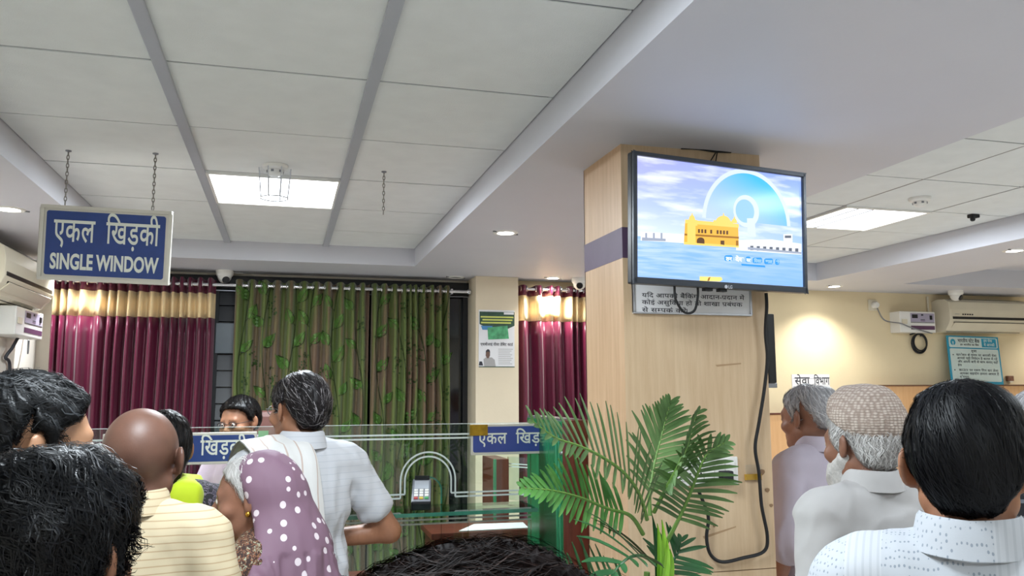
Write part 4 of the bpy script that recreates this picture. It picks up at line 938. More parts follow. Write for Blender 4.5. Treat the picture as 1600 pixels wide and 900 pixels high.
# ------------------------------------------------------------------ green side partition with dark red frame
gp = thing('side_partition', 'green panelled partition with dark red post between glass counter and wooden pillar', 'partition', (1.10, 3.35, 0))
MAT['green_lam'] = M('green_laminate', '#1f6b43', .22, var=.18, vscale=5, stretch=(1, 6, .5)); MAT['green_lam2'] = M('green_edge', '#3d8f66', .2, var=.2, vscale=8)
MB().box((1.078, 3.16, .02), (1.098, 3.66, 1.525)).build('panel', 'green_lam', gp)
for y in (3.19, 3.225): MB().box((1.072, y, .02), (1.080, y+.012, 1.52)).build('edge_strip', 'green_lam2', gp)
MB().box((1.076, 3.09, 0), (1.165, 3.16, 1.532)).build('post', 'darkwood', gp, bevel=.003); MB().box((1.080, 3.16, 1.525), (1.150, 3.66, 1.535)).build('cap_rail', 'graymetal', gp)
MB().box((1.098, 3.16, 0), (1.15, 3.66, 1.52)).build('backing', 'darkwood', gp)
for z in (1.45, 1.40): MB().lathe([(.009, 0), (.009, -.004), (0, -.006)], (1.078, 3.18, z), 'x', 10).build('screw_cap', 'steel', gp)
# rear cubicle
q0 = PY(770, 717, 4.5); q1 = PY(793, 717, 4.5)
rp = thing('cubicle_post', 'dark red cubicle post with glass wing behind the counter glass', 'partition', (q0.x, 4.5, 0))
MB().box((q0.x, 4.47, 0), (q1.x, 4.75, q0.z)).build('post', 'darkwood', rp, bevel=.003)
MB().box((q0.x-.003, 4.468, 0), (q0.x+.012, 4.48, q0.z)).build('edge_strip', 'green_lam2', rp)
gx = q1.x; MB().add([(gx, 4.5, 1.05), (gx+.45, 3.9, 1.05), (gx+.45, 3.9, q0.z+.01), (gx, 4.5, q0.z+.01), (gx+.006, 4.506, 1.05), (gx+.456, 3.906, 1.05), (gx+.456, 3.906, q0.z+.01), (gx+.006, 4.506, q0.z+.01)], [(0, 1, 2, 3), (7, 6, 5, 4), (0, 4, 5, 1), (1, 5, 6, 2), (2, 6, 7, 3), (3, 7, 4, 0)]).build('glass_wing', 'glass', rp)
for z in (q0.z-.03, q0.z-.045, 1.08): MB().add([(gx, 4.497, z), (gx+.45, 3.897, z), (gx+.45, 3.897, z+.006), (gx, 4.497, z+.006)], [(0, 1, 2, 3)]).build('etched_line', 'etch', rp)
rd = thing('inner_desk', 'dark red desk behind the counter glass below the cream pier', 'desk', (.98, 4.2, 0))
MB().box((.72, 4.12, .92), (1.60, 4.46, .95)).build('desk_top', 'darkwood', rd, bevel=.003)
for x in (.74, 1.54): MB().box((x, 4.14, 0), (x+.04, 4.43, .92)).build('side_board', 'darkwood', rd)
MB().box((.78, 4.40, .3), (1.54, 4.42, .92)).build('modesty_board', 'darkwood', rd)
q = PY(806, 832, 4.15)
tag(MB().add([(.86, 4.135, 0.952), (1.22, 4.13, 0.952), (1.24, 4.30, 0.952), (.98, 4.32, 0.952), (.86, 4.135, 0.956), (1.22, 4.13, 0.956), (1.24, 4.30, 0.956), (.98, 4.32, 0.956)], [(0, 3, 2, 1), (4, 5, 6, 7), (0, 1, 5, 4), (1, 2, 6, 5), (2, 3, 7, 6), (3, 0, 4, 7)]).build('paper_sheet', 'paper', None), 'white paper sheet lying on the dark red desk behind the glass', 'paper')
# clerk's chair
q = PD(420, 690, 4.85)
MAT['chairfab'] = M('brown_leatherette', '#6b4740', .45, var=.1, bs=.1)
ch = thing('office_chair', 'brown high-backed office chair behind the glass beside the clerk', 'chair', (q.x, q.y, 0))
x, y = q.x, q.y
MB().box((x-.23, y-.04, .75), (x+.23, y+.05, 1.535)).build('backrest', 'chairfab', ch, bevel=.035); MB().box((x-.24, y-.02, .52), (x+.24, y+.46, .60)).build('seat', 'chairfab', ch, bevel=.03)
MB().box((x-.03, y-.03, .56), (x+.03, y+.03, .80)).build('back_stem', 'black', ch); MB().tube([(x, y+.22, .10), (x, y+.22, .53)], .03, 12).build('gas_stem', 'graymetal', ch, smooth=True)
for k in range(5):
    a = 2*pi*k/5+.3; MB().tube([(x, y+.22, .11), (x+.27*cos(a), y+.22+.27*sin(a), .075)], [.024, .016], 8).build('base_leg', 'black', ch, smooth=True)
    MB().lathe([(.0, -.014), (.03, -.014), (.034, -.008), (.034, .008), (.03, .014), (0, .014)], (x+.27*cos(a), y+.22+.27*sin(a), .034), 'x', 12).build('caster', 'blackmat', ch, smooth=True)

# ================================================================== POTTED PALM
def palm():
    t = thing('potted_palm', 'artificial palm with green fronds in a pot before the wooden pillar', 'plant', (1.0, 2.20, 0))
    X0, Y0 = 1.0, 2.20
    MB().lathe([(.13, 0), (.145, .02), (.175, .30), (.185, .31), (.185, .34), (.165, .34), (.160, .30), (0, .30)], (X0, Y0, 0), seg=32).build('pot', M('pot_terracotta', '#7b4a34', .6, bs=.1), t, smooth=True)
    MB().lathe([(.158, .0), (.1, .012), (0, .02)], (X0, Y0, .302), seg=20).build('soil', M('soil', '#3a2c22', .95, bs=.5, bscale=60), t, smooth=True)
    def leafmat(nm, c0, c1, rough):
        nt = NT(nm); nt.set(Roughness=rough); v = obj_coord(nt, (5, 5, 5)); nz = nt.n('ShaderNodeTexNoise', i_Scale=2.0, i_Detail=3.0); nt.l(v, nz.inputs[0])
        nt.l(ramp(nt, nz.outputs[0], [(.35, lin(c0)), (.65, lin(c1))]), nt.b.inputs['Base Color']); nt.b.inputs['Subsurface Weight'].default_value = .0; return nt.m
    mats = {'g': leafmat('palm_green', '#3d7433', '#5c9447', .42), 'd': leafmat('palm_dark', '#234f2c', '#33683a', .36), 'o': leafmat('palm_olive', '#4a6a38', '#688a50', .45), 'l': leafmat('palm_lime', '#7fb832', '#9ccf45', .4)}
    sm = M('palm_stem', '#6f9446', .5)
    crown = Vector((X0+.01, Y0, 1.06))
    rs = random.Random(21)
    for k, (dx, dy) in enumerate(((0, 0), (.03, .02), (-.03, .015), (.05, -.01))):
        pts = smooth_path([(X0+dx*1.5, Y0+dy*1.5, .31), (X0+dx, Y0+dy, .7), (crown.x+dx*.6+.01, crown.y+dy, 1.10+.02*k)], 5)
        MB().tube(pts, [.016-.007*i/(len(pts)-1) for i in range(len(pts))], 8).build('stem', sm, t, smooth=True)
    def frond(px, L0, n_, mat, nrm, tipscale=.45, spread=62, droop=.18, wid=.0062, start=.18, curl=0.0, sides=(-1, 1), asc=(1.0, 1.0)):
        path = smooth_path([PD(x, y, d) for x, y, d in px], 10)
        seglen = [0.0]
        for i in range(1, len(path)): seglen.append(seglen[-1]+(path[i]-path[i-1]).length)
        tot = seglen[-1]
        def at(s):
            for i in range(1, len(path)):
                if seglen[i] >= s: 
                    u = (s-seglen[i-1])/(seglen[i]-seglen[i-1]+1e-9); return path[i-1].lerp(path[i], u), (path[i]-path[i-1]).normalized()
            return path[-1], (path[-1]-path[-2]).normalized()
        fr = MB().tube(path, [.0065-.0045*i/(len(path)-1) for i in range(len(path))], 6).build('frond', sm if mat != 'd' else mats['d'], t, smooth=True)
        nrm = Vector(nrm).normalized()
        for i in range(n_):
            u = start+(1-start)*i/(n_-1); p, tg = at(u*tot*.995)
            side = tg.cross(nrm).normalized(); nn = side.cross(tg).normalized()
            env = (.55+.45*sin(pi*min(1, (u-start)/(1-start)*.9+.12)))*(1-(1-tipscale)*max(0, (u-.55)/.45))
            for sgn in sides:
                L = L0*env*rs.uniform(.9, 1.08)*(asc[0] if sgn < 0 else asc[1]); a = radians(spread-(spread-33)*max(0, u-.4)/.6+rs.uniform(-5, 5))
                d = (tg*cos(a)+side*(sgn*sin(a))+nn*(.22+rs.uniform(-.08, .1))).normalized()
                wv = d.cross(nn).normalized(); up = wv.cross(d).normalized()
                if up.dot(nn) < 0: up = -up
                vs = []; fs = []; N = 5; q = p.copy(); dd = d.copy()
                for j in range(N+1):
                    s = j/N; wj = wid*(.62+.42*sin(pi*min(1, s*.75+.1)))*max(.30, (1-s**6)**.5)
                    vs += [q-wv*wj+up*(wj*.22), q, q+wv*wj+up*(wj*.22)]
                    if j: b0 = (j-1)*3; fs += [(b0, b0+1, b0+4, b0+3), (b0+1, b0+2, b0+5, b0+4)]
                    dd = (dd-ZE*(droop*s*.6)-nn*(curl*s)).normalized(); q = q+dd*(L/N)
                k = len(vs); vs += [v-up*.0009 for v in vs]; fs += [tuple(reversed([x+k for x in f])) for f in fs]
                MB().add(vs, fs).build('leaflet', mats[mat], fr, smooth=True)
    C0 = (1013, 813)
    frond([(1016, 806, 2.36), (1015, 772, 2.38), (1022, 725, 2.42), (1033, 682, 2.46), (1046, 630, 2.48)], .150, 19, 'o', (0.1, -1, .15), spread=58, droop=.14, start=.20)
    frond([(1011, 812, 2.34), (1000, 775, 2.30), (978, 742, 2.25), (944, 716, 2.2), (905, 697, 2.15), (868, 684, 2.1), (832, 658, 2.06)], .150, 24, 'o', (.15, -1, .75), spread=62, droop=.20, start=.06, asc=(.75, 1.15))
    frond([(1005, 835, 2.33), (985, 806, 2.3), (950, 795, 2.26), (905, 777, 2.2), (860, 766, 2.14), (818, 763, 2.1)], .125, 20, 'g', (.05, -1, .55), spread=60, droop=.16, start=.24, wid=.0068)
    frond([(1040, 850, 2.36), (1060, 812, 2.33), (1078, 772, 2.3), (1092, 735, 2.28), (1106, 708, 2.27), (1132, 692, 2.26)], .135, 18, 'o', (-.25, -1, .2), spread=68, droop=.20, start=.26)
    frond([(1022, 800, 2.36), (1040, 765, 2.30), (1060, 728, 2.24), (1074, 694, 2.22), (1082, 662, 2.22), (1090, 645, 2.22)], .12, 15, 'o', (.5, -1, .1), spread=46, droop=.42, start=.3)
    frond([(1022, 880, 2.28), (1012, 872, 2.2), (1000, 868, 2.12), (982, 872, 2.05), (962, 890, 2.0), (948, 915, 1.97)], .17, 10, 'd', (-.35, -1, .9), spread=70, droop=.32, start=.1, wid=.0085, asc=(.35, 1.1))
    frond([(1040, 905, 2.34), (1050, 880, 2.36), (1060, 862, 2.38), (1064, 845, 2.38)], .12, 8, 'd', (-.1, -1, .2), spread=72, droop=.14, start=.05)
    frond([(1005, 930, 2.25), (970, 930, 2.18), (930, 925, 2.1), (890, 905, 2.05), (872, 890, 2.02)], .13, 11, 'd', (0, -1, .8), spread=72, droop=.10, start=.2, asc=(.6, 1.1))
    # young upright lime blades
    for (bx, by, tx, ty, d) in ((1030, 915, 1026, 818, 2.3), (1038, 915, 1033, 812, 2.3), (1044, 915, 1046, 858, 2.28), (1036, 915, 1041, 842, 2.27), (1028, 905, 1018, 805, 2.31)):
        p0 = PD(bx, by, d); p1 = PD(tx, ty, d); vs = []; fs = []; N = 6
        for j in range(N+1):
            s = j/N; p = p0.lerp(p1, s)+XE*(.006*sin(3*s)); wj = .013*(1-s**2.2)*(.7+.3*s)+.0006
            vs += [p-XE*wj-YE*.004, p, p+XE*wj-YE*.004]
            if j: a = (j-1)*3; fs += [(a, a+1, a+4, a+3), (a+1, a+2, a+5, a+4)]
        k = len(vs); vs += [v+YE*.0012 for v in vs]; fs += [tuple(reversed([x+k for x in f])) for f in fs]
        MB().add(vs, fs).build('young_leaf', mats['l'] if bx != 1028 else mats['d'], t, smooth=True)
palm()

# ================================================================== PEOPLE: smooth-blended body surfaces
def smin(a, b, k):
    h = np.maximum(k-np.abs(a-b), 0)/k; return np.minimum(a, b)-h*h*k*.25
def smax(a, b, k): return -smin(-a, -b, k)
def axis_steps(lo, hi, zones, coarse):
    """non-uniform axis: zones = [(a, b, step)] are fine, the rest coarse"""
    out = [lo]; x = lo
    while x < hi:
        st = coarse
        for a, b_, s in zones:
            if a-coarse <= x < b_: st = s
        x += st; out.append(x)
    return np.array(out, dtype=np.float32)
class Field:
    def __init__(s, xs, ys, zs):
        s.xs, s.ys, s.zs = xs, ys, zs; s.f = np.full((len(xs), len(ys), len(zs)), 0.5, dtype=np.float32); s.fr = None
    def frame(s, c=None, R=None):
        """following shapes are given in a local frame placed at c, turned by R (3x3)"""
        s.fr = None if c is None else (np.array(c, float), np.array(R, float))
    def _w(s, p):
        p = np.array(p, float); return p if s.fr is None else s.fr[0]+s.fr[1]@p
    def _blk(s, lo, hi, m):
        sl = []; P = []
        for ax, a, b_ in ((s.xs, lo[0]-m, hi[0]+m), (s.ys, lo[1]-m, hi[1]+m), (s.zs, lo[2]-m, hi[2]+m)):
            i = max(0, int(np.searchsorted(ax, a))-2); j = min(len(ax), int(np.searchsorted(ax, b_))+2); sl.append(slice(i, j)); P.append(ax[i:j])
        return tuple(sl), P[0][:, None, None], P[1][None, :, None], P[2][None, None, :]
    def _apply(s, sl, d, k, op):
        if s.f[sl].size == 0: return
        if op == 'add': s.f[sl] = smin(s.f[sl], d, k)
        elif op == 'sub': s.f[sl] = smax(s.f[sl], -d, k)
    def cone(s, a, b, ra, rb=None, k=.02, op='add'):
        rb = ra if rb is None else rb; a = s._w(a); b = s._w(b); r = max(ra, rb)
        sl, X, Y, Z = s._blk(np.minimum(a, b)-r, np.maximum(a, b)+r, k+.012); ab = b-a; L2 = max(ab@ab, 1e-9)
        t = np.clip(((X-a[0])*ab[0]+(Y-a[1])*ab[1]+(Z-a[2])*ab[2])/L2, 0, 1)
        d = np.sqrt((X-a[0]-t*ab[0])**2+(Y-a[1]-t*ab[1])**2+(Z-a[2]-t*ab[2])**2)-(ra+(rb-ra)*t)
        s._apply(sl, d.astype(np.float32), k, op); return s
    def ell(s, c, r, k=.02, op='add', R=None):
        c = s._w(c); r = np.array(r, float); A = np.eye(3) if s.fr is None else s.fr[1]
        if R is not None: A = A@np.array(R)
        m = max(r); ext = np.sqrt(((A*r)**2).sum(1))
        sl, X, Y, Z = s._blk(c-ext, c+ext, k+.012); X, Y, Z = X-c[0], Y-c[1], Z-c[2]
        u = (A[0, 0]*X+A[1, 0]*Y+A[2, 0]*Z); v = (A[0, 1]*X+A[1, 1]*Y+A[2, 1]*Z); w_ = (A[0, 2]*X+A[1, 2]*Y+A[2, 2]*Z)
        k0 = np.sqrt((u/r[0])**2+(v/r[1])**2+(w_/r[2])**2); k1 = np.sqrt((u/r[0]**2)**2+(v/r[1]**2)**2+(w_/r[2]**2)**2)+1e-9
        s._apply(sl, (k0*(k0-1)/k1).astype(np.float32), k, op); return s
    def local(s):
        X, Y, Z = s.xs[:, None, None], s.ys[None, :, None], s.zs[None, None, :]
        if s.fr is None: return X, Y, Z
        c, A = s.fr; X, Y, Z = X-c[0], Y-c[1], Z-c[2]
        return A[0, 0]*X+A[1, 0]*Y+A[2, 0]*Z, A[0, 1]*X+A[1, 1]*Y+A[2, 1]*Z, A[0, 2]*X+A[1, 2]*Y+A[2, 2]*Z
    def clip(s, d, k=.008): s.f = smax(s.f, d.astype(np.float32)+np.zeros_like(s.f), k)
    def mesh(s, smooth=1):
        f = s.f; f[0], f[-1] = .1, .1; f[:, 0], f[:, -1] = .1, .1; f[:, :, 0], f[:, :, -1] = .1, .1
        ins = f < 0; nx, ny, nz = f.shape
        cnt = np.zeros((nx-1, ny-1, nz-1), np.int8)
        for i in (0, 1):
            for j in (0, 1):
                for k in (0, 1): cnt += ins[i:nx-1+i, j:ny-1+j, k:nz-1+k]
        act = (cnt > 0) & (cnt < 8); I, J, K = np.nonzero(act); n = len(I)
        idx = np.full(act.shape, -1, np.int32); idx[I, J, K] = np.arange(n)
        ax = (s.xs, s.ys, s.zs); acc = np.zeros((n, 3)); num = np.zeros(n)
        cor = {(i, j, k): f[I+i, J+j, K+k] for i in (0, 1) for j in (0, 1) for k in (0, 1)}
        base = np.stack([s.xs[I], s.ys[J], s.zs[K]], 1); top = np.stack([s.xs[I+1], s.ys[J+1], s.zs[K+1]], 1)
        for a in cor:
            for d in range(3):
                if a[d]: continue
                b_ = list(a); b_[d] = 1; b_ = tuple(b_); fa, fb = cor[a], cor[b_]; m = (fa < 0) != (fb < 0)
                t = np.where(m, fa/(fa-fb+1e-12), 0); p = np.where(np.array(a)[None, :] > 0, top, base).astype(float)
                p[:, d] = base[:, d]+(top[:, d]-base[:, d])*t; acc += p*m[:, None]; num += m
        V = acc/np.maximum(num, 1)[:, None]; Q = []
        for d in range(3):
            sa = [slice(1, -1)]*3; sa[d] = slice(0, -1); sb = [slice(1, -1)]*3; sb[d] = slice(1, None)
            A_, B_ = ins[tuple(sa)], ins[tuple(sb)]; i, j, k = np.nonzero(A_ != B_); fl = A_[i, j, k]
            g = [i+1, j+1, k+1]; g[d] = g[d]-1; e = [(d+1) % 3, (d+2) % 3]
            def cell(o1, o2):
                h = [x.copy() for x in g]; h[e[0]] -= o1; h[e[1]] -= o2; return idx[h[0], h[1], h[2]]
            q = np.stack([cell(0, 0), cell(1, 0), cell(1, 1), cell(0, 1)], 1); q[~fl] = q[~fl][:, ::-1]; Q.append(q)
        Q = np.concatenate(Q); Q = Q[(Q >= 0).all(1)]
        for _ in range(smooth):
            sm = np.zeros_like(V); c = np.zeros(len(V))
            for a, b_ in ((0, 1), (1, 2), (2, 3), (3, 0)):
                np.add.at(sm, Q[:, a], V[Q[:, b_]]); np.add.at(c, Q[:, a], 1); np.add.at(sm, Q[:, b_], V[Q[:, a]]); np.add.at(c, Q[:, b_], 1)
            V = V*.5+.5*sm/np.maximum(c, 1)[:, None]
        return V, Q
def vnormals(V, Q):
    nn = np.cross(V[Q[:, 2]]-V[Q[:, 0]], V[Q[:, 3]]-V[Q[:, 1]]); N = np.zeros_like(V)
    for a in range(4): np.add.at(N, Q[:, a], nn)
    return N/(np.linalg.norm(N, axis=1)[:, None]+1e-12)
def wobble(P, freq, seed, n=7):
    r = np.random.RandomState(seed); o = np.zeros(len(P))
    for _ in range(n):
        kv = r.normal(size=3)*np.array(freq); o += np.sin(P@kv+r.uniform(0, 6.3))
    return o/math.sqrt(n)
def mesh_obj(name, V, Q, mat, parent, smooth=True):
    me = bpy.data.meshes.new(name); me.from_pydata(V.tolist() if hasattr(V, 'tolist') else V, [], Q.tolist() if hasattr(Q, 'tolist') else Q); me.update()
    if smooth: me.shade_smooth()
    me.materials.append(MAT[mat] if isinstance(mat, str) else mat)
    o = bpy.data.objects.new(name, me); COL.objects.link(o); o.parent = parent; return o
def rotm(yaw, pitch, roll):
    """head turn: yaw to the left, pitch down positive, roll"""
    return np.array(Matrix.Rotation(yaw, 3, 'Z') @ Matrix.Rotation(-pitch, 3, 'X') @ Matrix.Rotation(roll, 3, 'Y'))
def skin_mat(name, col, rough=.48):
    nt = NT(name); nt.set(Roughness=rough); v = obj_coord(nt); c = lin(col)
    nz = nt.n('ShaderNodeTexNoise', i_Scale=18.0, i_Detail=5.0); nt.l(v, nz.inputs[0]); n2 = nt.n('ShaderNodeTexNoise', i_Scale=260.0, i_Detail=2.0); nt.l(v, n2.inputs[0])
    nt.l(ramp(nt, nz.outputs[0], [(.3, tuple(k*.80 for k in c[:3])+(1,)), (.7, tuple(min(1, k*1.15) for k in c[:3])+(1,))]), nt.b.inputs['Base Color'])
    nt.b.inputs['Subsurface Weight'].default_value = .08; nt.b.inputs['Subsurface Radius'].default_value = (.012, .005, .003); bump(nt, n2.outputs[0], .12, .0015); return nt.m
def hair_mat(name, col, var=.35, rough=.42, tip=None, spec=.22):
    nt = NT(name); nt.set(Roughness=rough); at = nt.n('ShaderNodeAttribute'); at.attribute_name = 'tone'; c = lin(col); t = lin(tip) if tip else c
    nt.l(ramp(nt, at.outputs['Fac'], [(0, tuple(k*(1-var) for k in c[:3])+(1,)), (.6, c), (1, t if tip else tuple(min(1, k*(1+var)) for k in c[:3])+(1,))]), nt.b.inputs['Base Color'])
    nt.b.inputs['Specular IOR Level'].default_value = spec; return nt.m
def head_shapes(F, s=1.0, inflate=0.0, beard=False, old=False):
    e = inflate
    def E(c, r, **kw): F.ell(tuple(x*s for x in c), tuple(x*s+e for x in r), **kw)
    def C(a, b_, ra, rb=None, **kw): F.cone(tuple(x*s for x in a), tuple(x*s for x in b_), ra*s+e, None if rb is None else rb*s+e, **kw)
    E((0, -.018, .028), (.077, .097, .087), k=.02); E((0, .035, .005), (.066, .062, .085), k=.03); E((0, .040, -.045), (.055, .055, .066), k=.03)
    C((.05, -.005, -.055), (.02, .07, -.098), .020, .017, k=.025); C((-.05, -.005, -.055), (-.02, .07, -.098), .020, .017, k=.025)
    E((0, .078, -.094), (.022, .017, .018), k=.02)
def face_shapes(F, s=1.0):
    def E(c, r, **kw): F.ell(tuple(x*s for x in c), tuple(x*s for x in r), **kw)
    def C(a, b_, ra, rb=None, **kw): F.cone(tuple(x*s for x in a), tuple(x*s for x in b_), ra*s, None if rb is None else rb*s, **kw)
    C((-.036, .083, .016), (.036, .083, .016), .0125, k=.016); 
    for sx in (-1, 1):
        E((sx*.032, .099, -.004), (.017, .012, .011), k=.012, op='sub'); E((sx*.030, .086, -.004), (.014, .013, .0135), k=.004)
        C((sx*.018, .094, .004), (sx*.046, .085, .003), .0042, k=.005); E((sx*.046, .066, -.032), (.024, .022, .02), k=.02)
        E((sx*.0125, .102, -.037), (.0085, .010, .008), k=.006)
        E((sx*.086, -.008, -.006), (.0085, .021, .034), k=.006, R=Matrix.Rotation(sx*.50, 3, 'Z') @ Matrix.Rotation(.18, 3, 'X'))
        E((sx*.094, .004, -.004), (.006, .010, .018), k=.005, op='sub')
        E((sx*.077, .000, -.030), (.007, .010, .010), k=.006)
    C((0, .094, .004), (0, .114, -.031), .0085, .0115, k=.010); C((0, .112, -.033), (0, .098, -.042), .008, .006, k=.006)
    C((-.021, .090, -.0655), (.021, .090, -.0655), .0062, k=.006); C((0, .096, -.0645), (0, .096, -.0645), .006, k=.008)
    C((-.016, .090, -.0775), (.016, .090, -.0775), .0072, k=.006); F.cone((-.02*s, .1*s, -.0715*s), (.02*s, .1*s, -.0715*s), .0022*s, k=.003, op='sub')
def hairline(pts):
    ys = [p[0] for p in pts]; zs = [p[1] for p in pts]; return lambda y: np.interp(y, ys, zs)
HL_SHORT = [(-.12, -.072), (-.085, -.070), (-.055, -.058), (-.035, -.030), (-.022, .020), (-.010, .034), (.004, .030), (.010, -.012), (.022, -.010), (.030, .026), (.05, .048), (.07, .078), (.09, .092), (.13, .1)]
def make_hair(parent, c, R, s, spec, mat):
    th = spec.get('thick', .014); m = .13
    cw = np.array(c); st = spec.get('step', .0042)
    xs = np.arange(cw[0]-m, cw[0]+m, st, dtype=np.float32); ys = np.arange(cw[1]-m-.02, cw[1]+m+.02, st, dtype=np.float32); zs = np.arange(cw[2]-m-spec.get('long', 0), cw[2]+m+.02, st, dtype=np.float32)
    F = Field(xs, ys, zs); F.frame(c, R)
    F.ell((0, -.020*s, .030*s), ((.077+th*.72)*s, (.098+th*.85)*s, (.087+th)*s), k=.01); F.ell((0, .030*s, .03*s), ((.068+th*.6)*s, (.064+th*.6)*s, (.064+th*.8)*s), k=.03)
    F.ell((0, -.045*s, -.015*s), ((.062+th*.6)*s, (.058+th*.7)*s, (.062+th*.4)*s), k=.03)
    for e_ in spec.get('bulge', []): F.ell(tuple(x*s for x in e_[0]), tuple(x*s for x in e_[1]), k=.03)
    sd0 = spec.get('seed', 1); X, Y, Z = F.local(); hl = hairline(spec.get('line', HL_SHORT))
    Yb = Y+np.zeros_like(F.f); Zb = Z+np.zeros_like(F.f); Xb = X+np.zeros_like(F.f); side = np.clip(np.abs(Xb)/s-.040, 0, .05)*spec.get('taper', 1.25)*(Yb < -.018*s)
    rg = np.sin(Xb*310+sd0)+np.sin(Yb*270+Xb*120)+np.sin(Zb*240+Xb*200+2); g = ((hl(Yb/s)+side)*s-Zb+spec.get('ragged', .0016)*rg)*.8
    F.clip(g, .010)
    if spec.get('bald'):
        b_ = spec['bald']; F.frame(c, R); F.ell(tuple(x*s for x in b_[0]), tuple(x*s for x in b_[1]), k=.012, op='sub')
    V, Q = F.mesh(2)
    if len(V) < 10: return None
    N = vnormals(V, Q); A = np.array(R); L = (V-cw)@A
    cr = np.array(spec.get('crown', (0, -.055, .105)))*s
    # clumps that run along the flow, away from the crown
    ang = np.arctan2(L[:, 0]-cr[0], L[:, 1]-cr[1]); rad = np.linalg.norm(L-cr, axis=1)
    am = spec.get('clump', .0022); sd = spec.get('seed', 1)
    d = am*(np.sin(ang*23+6*np.sin(rad*30+sd))+.6*np.sin(ang*41+rad*40+sd)+.7*wobble(V, (60, 60, 60), sd))
    if spec.get('wavy'): d += spec['wavy']*wobble(V, (38, 38, 38), sd+5)
    V = V+N*d[:, None]
    tone = list(np.clip(.22+.15*wobble(V, (70, 70, 70), sd+2), 0, .6))
    Vl = V.tolist(); Ql = Q.tolist()
    # single locks laid over the cap
    kd = kdtree.KDTree(len(V)); [kd.insert(v, i) for i, v in enumerate(Vl)]; kd.balance()
    rs = np.random.RandomState(sd+9); comb = A@np.array(spec.get('comb', (0, 0, 0))); crw = cw+A@cr
    for r_ in rs.randint(0, len(V), spec.get('locks', 1500)):
        p = V[r_].copy(); w_ = rs.uniform(.0005, .0012)*spec.get('lockw', 1.0); steps = 6; ln = spec.get('lock', .010)*rs.uniform(.7, 1.3); i0 = len(Vl); ok = 0; jit = rs.normal(size=3)*.25; tn = rs.uniform(0, 1)**spec.get('tone_pow', 1.0)
        lift = rs.uniform(.0006, .0035)*spec.get('lift', 1.0); 
        for j in range(steps+1):
            _, i, _d = kd.find(p); nn = N[i]; fl = (p-crw); fl = fl/(np.linalg.norm(fl)+1e-6)+comb+jit
            if spec.get('wavy'): fl = fl+.9*np.sin(j*1.1+r_)*np.cross(nn, fl)
            fl = fl-nn*(fl@nn); fl /= np.linalg.norm(fl)+1e-6; sd_ = np.cross(nn, fl); ww = w_*(1-(j/steps)**2*.8)
            q = V[i]+(p-V[i])-nn*((p-V[i])@nn)+nn*(lift*(.6+sin(j/steps*pi)))
            Vl.append((q-sd_*ww).tolist()); Vl.append((q+sd_*ww+nn*ww*.4).tolist()); tone += [tn, tn]
            if j: a = len(Vl)-4; Ql.append((a, a+1, a+3, a+2))
            p = p+fl*ln
    o = mesh_obj('hair', Vl, Ql, mat, parent)
    at = o.data.attributes.new('tone', 'FLOAT', 'POINT'); at.data.foreach_set('value', np.array(tone, np.float32)); return o
DEF_POSE = dict(el=((-.235, -.035, 1.085), (.235, -.035, 1.085)), wr=((-.235, .055, .86), (.235, .055, .86)))
def torso_shapes(F, s, e, pose, fat=1.0, k=.045, arms=1.0, legs=False, wide=1.0, belly=0.0):
    P = lambda *v: tuple(x*s for x in v)
    F.ell(P(0, 0, .95), (.160*s*fat+e, .115*s*fat+e, .13*s), k=k); F.ell(P(0, .018+belly, 1.06), (.148*s*fat+e, (.112+belly)*s*fat+e, .15*s), k=k); F.ell(P(0, -.002, 1.25), (.160*s*wide+e, .112*s+e, .18*s), k=k)
    F.cone(P(-.135*wide, -.012, 1.372), P(.135*wide, -.012, 1.372), .055*s+e, k=k)
    for sx in (-1, 1): F.cone(P(0, -.014, 1.428), P(sx*.140*wide, -.015, 1.386), .036*s+e, .040*s+e, k=.04)
    for i, sx in enumerate((-1, 1)):
        sh = np.array((sx*.178*wide, -.012, 1.362)); el = np.array(pose['el'][i]); wr = np.array(pose['wr'][i])
        if arms <= .5:
            en = sh+(el-sh)*min(1, arms/.5); F.cone(P(*sh), P(*en), .050*s+e, (.052-.010*arms)*s+e*1.25, k=.035)
        else:
            F.cone(P(*sh), P(*el), .050*s+e, .040*s+e, k=.035); en = el+(wr-el)*((arms-.5)/.5); F.cone(P(*el), P(*en), .040*s+e, .032*s+e*.9, k=.02)
HANDM = {}
def hand_mesh(side):
    """relaxed hand pointing down (-z), palm facing +x*(-side), thumb forward (+y)"""
    if side in HANDM: return HANDM[side]
    F = Field(np.arange(-.05, .05, .0036, dtype=np.float32), np.arange(-.07, .08, .0036, dtype=np.float32), np.arange(-.205, .03, .0036, dtype=np.float32)); m = -side
    F.cone((0, 0, .02), (0, 0, -.01), .026, .024, k=.012); F.ell((0, 0, -.05), (.016, .038, .048), k=.015)
    for y, L in ((.028, .072), (.010, .080), (-.009, .074), (-.026, .058)):
        a = np.array((0, y, -.085)); b_ = a+np.array((m*.008, y*.08, -L*.45)); c = b_+np.array((m*.018, 0, -L*.32)); d = c+np.array((m*.018, 0, -L*.18))
        F.cone(a, b_, .0092, .0084, k=.004); F.cone(b_, c, .0084, .0076, k=.002); F.cone(c, d, .0076, .0062, k=.002)
    a = np.array((m*.006, .030, -.03)); b_ = np.array((m*.016, .052, -.062)); c = np.array((m*.022, .056, -.092)); F.cone(a, b_, .013, .0105, k=.012); F.cone(b_, c, .0105, .008, k=.003)
    HANDM[side] = F.mesh(1); return HANDM[side]
def align(z_to, y_hint):
    z = -np.array(z_to)/np.linalg.norm(z_to); y = np.array(y_hint, float); y = y-z*(y@z); y /= np.linalg.norm(y)+1e-9; x = np.cross(y, z); return np.stack([x, y, z], 1)
NP = [0]
